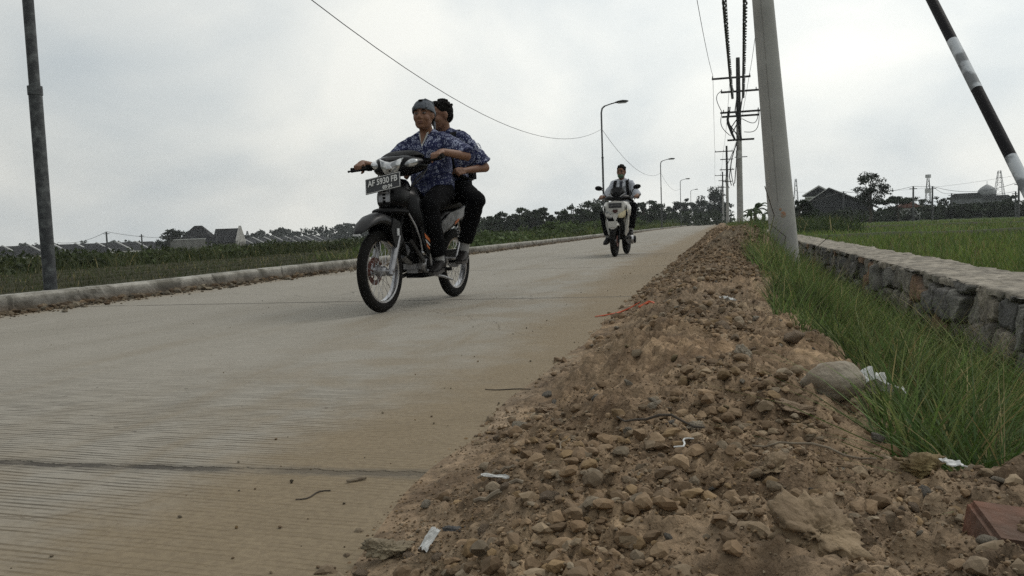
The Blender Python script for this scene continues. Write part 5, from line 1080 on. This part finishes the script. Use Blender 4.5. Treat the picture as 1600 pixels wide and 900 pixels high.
# handlebar cowl, light, meter visor
HZ = 1.045
B().loft([(.14, 0, .12, HZ-.035, HZ+.03), (.19, 0, .195, HZ-.05, HZ+.05), (.26, 0, .21, HZ-.07, HZ+.065), (.33, 0, .185, HZ-.085, HZ+.07), (.38, 0, .14, HZ-.085, HZ+.055), (.405, 0, .085, HZ-.07, HZ+.03)], 24, 2.7).obj('handlebar_cowl', m_gloss, bike)
B().loft([(.10, 0, .10, HZ+.03, HZ+.075), (.15, 0, .15, HZ+.03, HZ+.105), (.22, 0, .155, HZ+.035, HZ+.115), (.29, 0, .12, HZ+.04, HZ+.095), (.34, 0, .07, HZ+.045, HZ+.07)], 20, 2.3).obj('meter_visor', m_plas, bike)
hl = B(); hl.rings([[Vector((x, y*k, z0+(z-z0)*k)) for (y, z) in [(.095, HZ+.045), (.05, HZ+.03), (0, HZ+.022), (-.05, HZ+.03), (-.095, HZ+.045), (-.085, HZ-.02), (-.055, HZ-.068), (0, HZ-.082), (.055, HZ-.068), (.085, HZ-.02)]] for x, k, z0 in ((.355, 1.05, HZ-.015), (.395, .98, HZ-.015), (.42, .8, HZ-.018), (.43, .4, HZ-.02))]); h_ = hl.obj('headlight', m_lens, bike, 60)
B().ell((.425, 0, HZ-.03), (.014, .028, .028)).obj('bulb_reflector', m_chrome, h_)
for s in (1, -1):
    M_ = Matrix.Rotation(s*.55, 3, 'Z'); o = B(); o.ell((.345, s*.135, HZ+.004), (.05, .060, .032), M_ @ Matrix.Rotation(s*.30, 3, 'X'), sub=3); o.obj('turn_signal', m_lens, bike)
    # bar ends, grips, levers
    G = Vector((.235, .285, HZ+.040)) if s == 1 else Vector((.235, -.365, HZ-.003)); A0 = Vector((.22, s*.14, HZ+.012)); gd = (G-A0).normalized()
    B().tube([A0, G-gd*.05, G+gd*.06], .0125, 10).obj('handlebar', m_plas, bike)
    B().tube([G-gd*.055, G+gd*.055, G+gd*.062], [.0175, .0175, .020], 14).obj('grip', m_rub, bike)
    f_ = Vector((.045, 0, -.012)); B().tube([G-gd*.085+f_*.6, G-gd*.04+f_*1.4, G+gd*.04+f_*1.2, G+gd*.06+f_*1.1], [.009, .006, .006, .009], 8).obj('brake_lever', m_plas, bike)
    B().box(G-gd*.085, (.055, .04, .045), bevel=.006).obj('switch_housing', m_plas, bike)
b = B()
for s, k in ((1, .05), (-1, .07), (1, .09)): b.tube([(.22, s*.20, HZ-.03), (.30, s*(.24-k), HZ-.10), (.33, s*.12, HZ-.17), (.28, s*.04, HZ-.25)], .005, 6)
b.obj('brake_cable', m_blk, bike)
# body spine, engine, seat, tail
B().loft([(-.62, 0, .07, .60, .74), (-.45, 0, .105, .56, .76), (-.25, 0, .115, .50, .76), (-.05, 0, .105, .48, .70), (.08, 0, .085, .46, .64), (.20, 0, .07, .50, .72), (.28, 0, .06, .60, .85)], 18).obj('body', m_gloss, bike)
B().loft([(-.72, 0, .09, .77, .80), (-.60, 0, .115, .745, .815), (-.42, 0, .13, .72, .82), (-.25, 0, .13, .71, .79), (-.08, 0, .12, .70, .775), (.06, 0, .07, .68, .735), (.09, 0, .03, .68, .71)], 20, 3).obj('seat', m_seat, bike)
tb = B().loft([(-.95, 0, .03, .78, .83), (-.85, 0, .065, .72, .84), (-.7, 0, .10, .64, .80), (-.5, 0, .125, .60, .76), (-.3, 0, .128, .55, .72), (-.12, 0, .11, .52, .66)], 18).obj('tail_cover', m_gloss, bike)
for s in (1, -1):
    B().prism([(-.60, .75), (-.30, .70), (-.10, .60), (-.12, .53), (-.32, .60), (-.58, .68)], s*.118, s*.132).obj('side_panel', m_wsil2, tb); B().prism([(-.46, .655), (-.38, .63), (-.37, .605), (-.44, .63)], s*.131, s*.136).obj('side_sticker', m_orange, tb)
B().box((-.945, 0, .80), (.03, .09, .05), bevel=.008).obj('tail_light', mat('tail_red', (.3, .01, .01), rough=.2), tb)
shell('rear_fender', [(-.58, .66, .06, .03, 0, 1), (-.72, .655, .06, .03, -.3, 1), (-.86, .60, .058, .03, -.6, .8), (-.95, .49, .05, .02, -.9, .4)], m_plas, bike)
en = B(); en.box((.02, 0, .33), (.30, .15, .17), bevel=.03); en.ell((-.03, .09, .33), (.085, .045, .085)); en.ell((.08, .085, .31), (.07, .04, .07)); en.tube([(.13, 0, .36), (.30, 0, .42)], [.065, .06], 14); en.obj('engine', m_alu, bike)
b = B()
for q in range(6): b.box((.16+.022*q, 0, .375+.0095*q), (.007, .15, .12), Matrix.Rotation(-.4, 3, 'Y'))
b.obj('cylinder_fins', m_plas, bike)
b = B(); b.ell((-.04, .128, .33), (.055, .012, .055)); b.ell((.085, .122, .31), (.045, .012, .045)); b.obj('engine_cover', m_plas, bike)
b = B(); b.prism([(.26, .60), (.13, .52), (.10, .44), (.14, .36), (.19, .42), (.25, .50)], .140, .150); b.obj('lower_cowl', m_plas, bike); B().prism([(.26, .60), (.13, .52), (.10, .44), (.14, .36), (.19, .42), (.25, .50)], -.150, -.140).obj('lower_cowl', m_plas, bike)
B().prism([(.215, .545), (.14, .505), (.125, .475), (.20, .51)], .151, .154).obj('cowl_sticker', m_orange, bike); B().prism([(.20, .50), (.135, .462), (.128, .445), (.19, .478)], .151, .154).obj('cowl_stripe', m_wsil, bike); B().prism([(.185, .468), (.14, .435), (.14, .422), (.18, .445)], .151, .154).obj('cowl_sticker', m_orange, bike)
B().tube([(.36, .10, .70), (.30, .125, .60), (.25, .135, .50), (.22, .13, .42)], .007, 8).obj('guard_tube', m_alu, bike)
B().tube([(.26, .06, .50), (.22, .10, .40), (.17, .12, .33)], .016, 8).obj('intake_pipe', m_steel, bike)
B().ell((.15, .10, .40), (.035, .03, .035)).obj('cylinder_cover', m_chrome, bike)
B().tube([(.14, .13, .50), (.10, .135, .36), (.06, .13, .22)], .010, 8).obj('leg_guard', m_alu, bike)
B().tube([(-.60, .07, .30), (-.20, .06, .33)], .022, 10).obj('swingarm', m_alu, bike); B().tube([(-.60, -.07, .30), (-.20, -.06, .33)], .022, 10).obj('swingarm', m_alu, bike)
B().box((-.38, .075, .36), (.42, .02, .09), bevel=.008).obj('chain_cover', m_plas, bike)
for s in (1, -1):
    sp_ = B(); p0 = Vector((-.57, s*.105, .31)); p1 = Vector((-.47, s*.115, .64)); sp_.tube([p0, p1], .010, 8); k = [p0.lerp(p1, .25+.6*i/80)+Vector((math.cos(i*.63)*.022, math.sin(i*.63)*.022, 0)) for i in range(81)]; sp_.tube(k, .0045, 6); sp_.obj('shock_absorber', m_chrome, bike)
    B().tube([(-.02, s*.09, .265), (-.02, s*.25, .265)], .014, 10).obj('footpeg', m_rub, bike); B().tube([(-.30, s*.10, .31), (-.31, s*.27, .315)], .013, 10).obj('pillion_footpeg', m_rub, bike); B().tube([(-.22, s*.1, .34), (-.36, s*.13, .33), (-.46, s*.12, .45)], .012, 8).obj('footpeg_bracket', m_alu, bike)
B().tube([(.05, .10, .27), (.10, .14, .25), (.18, .15, .27)], .008, 8).obj('gear_lever', m_alu, bike)
B().tube([(.1, .12, .24), (-.12, .14, .20), (-.22, .16, .17)], [.012, .011, .008], 8).obj('side_stand', m_alu, bike)
B().box((-.05, 0, .225), (.34, .16, .035), bevel=.01).obj('belly_pan', m_plas, bike)
b = B(); b.tube([(.28, -.05, .38), (.26, -.09, .25), (.1, -.11, .22), (-.2, -.13, .26)], .016, 10); b.obj('exhaust_pipe', m_steel, bike); B().tube([(-.2, -.14, .27), (-.75, -.16, .36)], [.035, .045], 16).obj('muffler', m_chrome, bike)
# number plate
pr = empty('tmp'); bpy.data.objects.remove(pr)
PM = Matrix.Translation((.545, .012, .905)) @ Matrix.Rotation(R(9), 4, 'X') @ Matrix.Rotation(R(-16), 4, 'Y')
b = B(); b.box((0, 0, 0), (.004, .285, .115)); me = b.mesh('number_plate'); me.transform(PM); npl = link('number_plate', me, m_plate, bike)
b = B()
for y in (-.138, .138): b.box((.0035, y, 0), (.002, .003, .108))
for z in (-.053, .053): b.box((.0035, 0, z), (.002, .279, .003))
me = b.mesh('plate_border'); me.transform(PM); link('plate_border', me, m_pt, npl)
TM = PM @ Matrix.Translation((.0045, 0, .014)) @ Matrix(((0, 0, 1, 0), (1, 0, 0, 0), (0, 1, 0, 0), (0, 0, 0, 1)))
text_mesh('plate_number', 'AF 5930 FB', .062, TM @ Matrix.Diagonal((.82, 1, 1, 1)), m_pt, npl, bold=.0012)
TM = PM @ Matrix.Translation((.0045, .038, -.034)) @ Matrix(((0, 0, 1, 0), (1, 0, 0, 0), (0, 1, 0, 0), (0, 0, 0, 1)))
text_mesh('plate_date', '03·24', .034, TM, m_pt, npl, bold=.001)
B().tube([(.42, .01, .92), (.525, .01, .91)], .010, 8).obj('plate_bracket', m_plas, npl)

# rider
gripL, gripR = Vector((.235, .285, HZ+.040)), Vector((.235, -.365, HZ-.003))
rp = dict(pelvis=(-.27, 0, .885), neck=(-.185, .015, 1.315), head=(-.115, .022, 1.452), look=(1, .12, .03), sw=.17, shirt=m_batik, under=True, hem=-.13, slv=1.04,
    wristL=gripL+Vector((-.075, .02, .050)), wristR=gripR+Vector((-.075, -.012, .052)), epoleL=(-.2, .75, -.40), epoleR=(-.2, -.5, -.8),
    ankleL=(.0, .165, .345), ankleR=(.0, -.165, .345), kpoleL=(.95, .1, .6), kpoleR=(.8, -.25, .6), toeL=(1, .08, -.12), toeR=(1, -.1, -.12),
    handL=dict(d=(1, .1, -.35), n=(.3, 0, 1), a=(0, 1, 0), g=gripL), handR=dict(d=(1, -.1, -.35), n=(.3, 0, 1), a=(0, -1, 0), g=gripR))
rider, J, HM, sh, D_, Ls_ = person('rider steering the black motorcycle in a blue batik shirt and grey headwrap', BK, BRZ, rp)
hc = Vector(rp['head']); P = lambda x, y, z: hc+HM@Vector((x, y, z))
# headwrap: grey cloth over the skull, band across the brow, tails behind
b = B(); b.ell(P(-.014, 0, .046), (.1, .083, .083), HM, sub=4); bm_ = b.bm
o = b.blob('headwrap', m_grey, rider, .004, 2)
bmx = bmesh.new(); bmx.from_mesh(o.data); nrm_ = HM@Vector((-.28, 0, 1)); bmesh.ops.bisect_plane(bmx, geom=bmx.verts[:]+bmx.edges[:]+bmx.faces[:], plane_co=P(.08, 0, .050), plane_no=nrm_, clear_inner=True); bmesh.ops.holes_fill(bmx, edges=bmx.edges[:]); bmx.to_mesh(o.data); bmx.free()
b = B(); n = 40; rgs = []
for i in range(n):
    a = 2*math.pi*i/n; c_, s_ = math.cos(a), math.sin(a); x0 = -.012+.103*c_; y0 = .085*s_; z0 = .049+.28*(x0-.08)
    rgs.append([P(x0*1.0, y0, z0-.012), P(x0*1.05, y0*1.05, z0-.008), P(x0*1.06, y0*1.06, z0+.014), P(x0*.99, y0*.99, z0+.024)])
b.rings(rgs, closed=True); b.obj('headband', m_grey, rider)
b = B(); b.tube([P(.085, -.05, .045), P(.07, -.02, .085), P(.03, .03, .115), P(-.03, .065, .10), P(-.08, .06, .05)], [.008, .010, .011, .010, .008], 8); b.tube([P(.082, .055, .045), P(.062, .05, .075), P(.03, .015, .115)], [.007, .009, .006], 8); b.obj('cloth_fold', m_grey, rider)
b = B(); b.ell(P(.058, .0, .105), (.022, .018, .010), HM); b.obj('hair_tuft', m_hair, rider)
b = B(); b.tube([P(-.10, .03, .01), P(-.10, .05, -.05), P(-.085, .06, -.12)], [.012, .014, .008], 6); b.obj('headwrap_tail', m_grey, rider)
b = B(); b.ell(P(-.052, 0, -.012), (.058, .077, .055), HM, sub=3); b.blob('hair', m_hair, rider, .004, 1)
# pocket emblem
def emblem(root, c, nrm, r, nm='emblem'):
    c, nrm = Vector(c), Vector(nrm).normalized(); u = Vector((0, 0, 1)).cross(nrm).normalized(); v = nrm.cross(u); b = B()
    for rr_, w_ in ((r, .0022), (r*.68, .0018)): b.tube([c+(u*math.cos(t)+v*math.sin(t))*rr_ for t in [2*math.pi*i/24 for i in range(24)]], w_, 5, closed=True)
    for i in range(10): t = 2*math.pi*i/10; b.ell(c+(u*math.cos(t)+v*math.sin(t))*r*.84, (.003,)*3, sub=1)
    b.tube([c+v*r*.4, c-v*r*.45], .003, 5); b.tube([c+u*r*.4, c-u*r*.4], .0028, 5); b.tube([c+u*r*.35-v*r*.3, c-v*r*.45, c-u*r*.35-v*r*.3], .0025, 5); return b.obj(nm, m_emb, root)
pel = Vector(rp['pelvis']); nk = Vector(rp['neck']); spv = (nk-pel)
emblem(rider, pel+spv*.66+Ls_*.075+D_*.128, D_+Ls_*.45, .036)
b = B(); b.tube([nk+Ls_*.0+D_*.062+spv.normalized()*.0, pel+spv*.7+D_*.134, pel+spv*.3+D_*.14, pel+D_*.143], .004, 6); b.obj('button_placket', m_batik, rider)
b = B(); b.rings([[nk+Ls_*.04+D_*.058+Vector((0, 0, .02)), nk-Ls_*.04+D_*.058+Vector((0, 0, .02)), nk+D_*.10-Vector((0, 0, .075))], [nk+Ls_*.045+D_*.066+Vector((0, 0, .022)), nk-Ls_*.045+D_*.066+Vector((0, 0, .022)), nk+D_*.112-Vector((0, 0, .088))]]); b.obj('undershirt_collar', m_undershirt, rider)
b = B(); b.rings([[nk+Ls_*.03+D_*.062+Vector((0, 0, .03)), nk-Ls_*.03+D_*.062+Vector((0, 0, .03)), nk+D_*.105-Vector((0, 0, .06))], [nk+Ls_*.032+D_*.070+Vector((0, 0, .03)), nk-Ls_*.032+D_*.070+Vector((0, 0, .03)), nk+D_*.117-Vector((0, 0, .062))]]); b.obj('bare_chest', m_skin, rider)
# pillion
gp = Vector((-.30, .20, 1.0)); gq = Vector((-.25, -.19, 1.0))
pp = dict(pelvis=(-.56, 0, .925), neck=(-.50, .015, 1.355), head=(-.455, .01, 1.49), look=(1, -.75, -.12), sw=.175, shirt=m_batik, hem=-.14, slv=.88, shl=(.08, 1, 0),
    wristL=gp+Vector((-.06, .05, .03)), wristR=gq+Vector((-.06, -.05, .03)), epoleL=(-.5, .55, -.75), epoleR=(-.2, -1, -.4),
    ankleL=(-.335, .215, .405), ankleR=(-.335, -.2, .405), kpoleL=(.6, .75, .4), kpoleR=(.7, -.5, .5), toeL=(1, .25, -.1), toeR=(1, -.2, -.1), leglen=.84,
    handL=dict(d=(1, -.5, -.3), n=(.3, .8, .7), a=(.3, .4, -.9), g=gp, curl=.6, rad=.022), handR=dict(d=(1, .5, -.3), n=(.3, -.8, .7), a=(.3, -.4, -.9), g=gq, curl=.6, rad=.022))
pil, J2, HM2, sh2, D2, Ls2 = person('passenger sitting behind the rider in a blue batik shirt, short black hair', BK, BRZ, pp)
hair(pil, Vector(pp['head']), HM2)
d = (J2[1][0]-sh2[1]); sc_ = sh2[1]+d*.42; nn_ = Vector((.35, 1, .25)); emblem(pil, sc_+(nn_-d*nn_.dot(d)/d.length_squared).normalized()*.077, nn_, .036, 'sleeve_emblem')
backpack('black backpack worn by the motorcycle passenger with a thin pale edge on its strap', BK, BRZ, Vector(pp['neck']), Vector(pp['pelvis']), D2, Ls2)

# ================================================================= SCOOTER
SK = (-1.80, 14.75, 0); SRZ = R(-92.5)
sc = empty('scooter', SK, SRZ); sc.scale = (1.04,)*3; tag(sc, 'white and black scooter with twin headlights and two round mirrors', 'scooter')
m_wp = mat('scooter_white_paint', (.50, .49, .455), (.44, .43, .40), .3, 3, coat=.5)
SF = Vector((.62, 0, .265)); SR = Vector((-.64, 0, .265))
wheel('wheel', sc, SF, .265, .085, False, .05, m_plas); wheel('wheel', sc, SR, .265, .10, False, None, m_plas)
for y in (.065, -.065): B().tube([SF+Vector((0, y, -.02)), SF+Vector((-.16, y, .36))], [.022, .02], 10).obj('fork', m_plas, sc)
shell('front_fender', [(.80, .50, .05, .02, .8, .6), (.74, .56, .075, .04, .5, .9), (.62, .59, .085, .07, .1, 1), (.50, .56, .08, .06, -.5, .9), (.42, .46, .065, .04, -.9, .4)], m_wp, sc)
B().prism([(-.085, .60), (.085, .60), (.07, .50), (.0, .455), (-.07, .50)], .775, .79, 'x').obj('fender_badge_panel', m_wp, sc)
# front shield: wide white body, tapering downward, V shape
def plate_x(name, pts, x0, x1, m, parent=sc): return B().prism(pts, x0, x1, 'x').obj(name, m, parent)
B().rings([[Vector((x, y*k, z)) for (y, z) in [(.17, .93), (0, .95), (-.17, .93), (-.215, .84), (-.205, .70), (-.13, .63), (0, .58), (.13, .63), (.205, .70), (.215, .84)]] for x, k in ((.26, 1.12), (.34, 1.12), (.42, .96), (.48, .68))]).obj('front_shield', m_wp, sc, 60)
for s in (1, -1):
    B().rings([[Vector((x, s*y, z)) for (y, z) in pts] for x, pts in ((.30, [(.17, .66), (.215, .72), (.20, .52), (.15, .34), (.135, .36)]), (.36, [(.165, .66), (.205, .72), (.19, .52), (.145, .36), (.13, .38)]))]).obj('lower_shield_edge', m_wp, sc)
    B().rings([[Vector((x+.0*k, s*(.105+(y-.105)*k), .735+(z-.735)*k)) for (y, z) in [(.015, .70), (.045, .645), (.12, .635), (.195, .70), (.20, .80), (.10, .755)]] for x, k in ((.43, 1.05), (.475, .95), (.505, .6))]).obj('headlight', mat('lit_scooter_headlight', (.80, .72, .50), (.70, .62, .42), .15, 4) if s == 1 else m_lens, sc, 60)
    B().prism([(s*.03, .80), (s*.20, .875), (s*.205, .845), (s*.04, .745)], .40, .462, 'x').obj('shield_wing', m_wp, sc)
plate_x('front_grille', [(-.15, .66), (.15, .66), (.10, .56), (.05, .50), (-.05, .50), (-.10, .56)], .44, .485, m_plas); plate_x('side_gap', [(.19, .86), (.205, .70), (.17, .62), (.18, .72)], .43, .487, m_plas); plate_x('side_gap', [(-.19, .86), (-.205, .70), (-.17, .62), (-.18, .72)], .43, .487, m_plas)
plate_x('shield_nose', [(-.06, .72), (.06, .72), (.0, .58)], .42, .515, m_wp)
B().loft([(.18, 0, .11, .28, .60), (.28, 0, .135, .30, .66), (.38, 0, .11, .38, .66), (.44, 0, .07, .46, .62)], 16).obj('inner_shield', m_plas, sc)
plate_x('grille', [(-.04, .80), (.04, .80), (.045, .765), (0, .735), (-.045, .765)], .46, .50, mat('grille_dark_red', (.05, .012, .01)))
# plate on the shield
spn = B().box((.487, 0, .868), (.010, .225, .082)).obj('number_plate', m_plate, sc)
b = B(); 
for i in range(8): b.box((.4925, -.085+.024*i, .872), (.004, .012 if i % 3 else .007, .026 if i % 2 else .020))
b.obj('plate_strokes', mat('faint_plate_marks', (.16, .16, .16)), spn)
# handlebar cowl
B().loft([(.08, 0, .13, .97, 1.03), (.14, 0, .22, .96, 1.05), (.22, 0, .22, .95, 1.06), (.30, 0, .15, .95, 1.05), (.36, 0, .08, .96, 1.02)], 20, 2.6).obj('handlebar_cowl', m_gloss, sc)
B().loft([(.12, 0, .08, 1.05, 1.10), (.18, 0, .13, 1.04, 1.17), (.24, 0, .12, 1.03, 1.19), (.32, 0, .06, 1.03, 1.10)], 16, 2.3).obj('meter_visor', m_gloss, sc)
for s in (1, -1):
    B().rings([[Vector((.30+.05*(1-k), s*y, z)) for (y, z) in pts] for k, pts in ((1, [(.0, .985), (.0, .965), (.15, 1.07), (.155, 1.085)]), (.2, [(.0, .985), (.0, .965), (.15, 1.07), (.155, 1.085)]))]).obj('chrome_trim', m_chrome, sc)
    B().tube([(.13, s*.2, 1.0), (.10, s*.36, 1.0)], [.013, .018], 10).obj('grip', m_rub, sc); B().tube([(.17, s*.2, 1.0), (.17, s*.33, .985)], .006, 6).obj('brake_lever', m_alu, sc)
    st = B().tube([(.15, s*.21, 1.02), (.16, s*.26, 1.13), (.17, s*.30, 1.17)], .007, 8).obj('mirror_stalk', m_plas, sc); B().ell((.17, s*.335, 1.185), (.022, .068, .042), Matrix.Rotation(s*.15, 3, 'X'), sub=3).obj('mirror', m_gloss, sc)
B().box((.0, 0, .33), (.55, .24, .10), bevel=.03).obj('floorboard', m_plas, sc)
B().loft([(-.88, 0, .05, .74, .82), (-.75, 0, .11, .58, .80), (-.5, 0, .14, .42, .74), (-.28, 0, .13, .35, .70), (-.18, 0, .10, .35, .66)], 18).obj('body', m_wp, sc)
B().loft([(-.82, 0, .09, .80, .83), (-.6, 0, .13, .73, .82), (-.4, 0, .14, .70, .79), (-.2, 0, .11, .68, .76), (-.13, 0, .05, .68, .72)], 18, 3).obj('seat', m_seat, sc)
en = B(); en.box((-.45, .10, .27), (.40, .10, .15), bevel=.03); en.ell((-.30, .155, .27), (.085, .04, .085)); en.ell((-.58, .15, .27), (.07, .035, .07)); en.obj('engine', m_alu, sc)
B().tube([(-.35, .19, .27), (-.35, .215, .27)], [.075, .06], 14).obj('fan_cover', m_plas, sc); B().tube([(-.25, -.13, .25), (-.8, -.16, .34)], [.04, .05], 12).obj('muffler', m_plas, sc)
gl, gr = Vector((.105, .31, 1.0)), Vector((.105, -.31, 1.0)); m_wshirt = mat('white_school_shirt', (.52, .54, .58), (.40, .42, .47), .9, 6)
spz = dict(pelvis=(-.36, 0, .86), neck=(-.29, 0, 1.33), head=(-.255, 0, 1.475), look=(1, -.12, -.12), sw=.165, shirt=m_wshirt, hem=.0, slv=.95, mask=True,
    wristL=gl+Vector((-.075, .01, .05)), wristR=gr+Vector((-.075, -.01, .05)), epoleL=(-.3, .4, -1), epoleR=(-.3, -.4, -1), ankleL=(.02, .19, .45), ankleR=(-.02, -.235, .33), kpoleL=(.7, .35, .5), kpoleR=(.7, -.5, .4), toeL=(1, .1, 0), toeR=(1, -.15, -.25), sock=m_sock,
    handL=dict(d=(1, .1, -.4), n=(.3, 0, 1), a=(0, 1, 0), g=gl), handR=dict(d=(1, -.1, -.4), n=(.3, 0, 1), a=(0, -1, 0), g=gr))
sr, J3, HM3, sh3, D3, Ls3 = person('boy riding the scooter in a white shirt and dark tie with a green face mask', SK, SRZ, spz, .007)
sr.scale = (1.04,)*3; hc = Vector(spz['head']); hair(sr, hc, HM3)
b = B(); b.ell(hc+HM3@Vector((.048, 0, -.058)), (.052, .058, .053), HM3, sub=3); b.obj('face_mask', mat('green_mask', (.10, .16, .10), (.08, .13, .085), .9), sr)
nk = Vector(spz['neck']); pel = Vector(spz['pelvis']); 
strap('tie', [nk+D3*.075+Vector((0, 0, -.01)), nk+D3*.135+Vector((0, 0, -.10)), nk+D3*.15+Vector((0, 0, -.25)), nk+D3*.15+Vector((0, 0, -.36))], .024, mat('dark_tie', (.02, .022, .035)), sr)
backpack('dark backpack whose straps cross the scooter rider\'s white shirt', SK, SRZ, nk, pel, D3, Ls3).scale = (1.04,)*3
# ================================================================= HAZE
hz = B().box((-20, 330, 28), (900, 900, 66)).obj('haze', None); hm = bpy.data.materials.new('haze_air'); hm.use_nodes = True; t = hm.node_tree; t.nodes.clear()
pv = t.nodes.new('ShaderNodeVolumePrincipled'); pv.inputs['Density'].default_value = .0004; pv.inputs['Color'].default_value = (.86, .9, .92, 1); ou = t.nodes.new('ShaderNodeOutputMaterial'); t.links.new(pv.outputs[0], ou.inputs['Volume']); hz.data.materials.append(hm); tag(hz, kind='stuff')
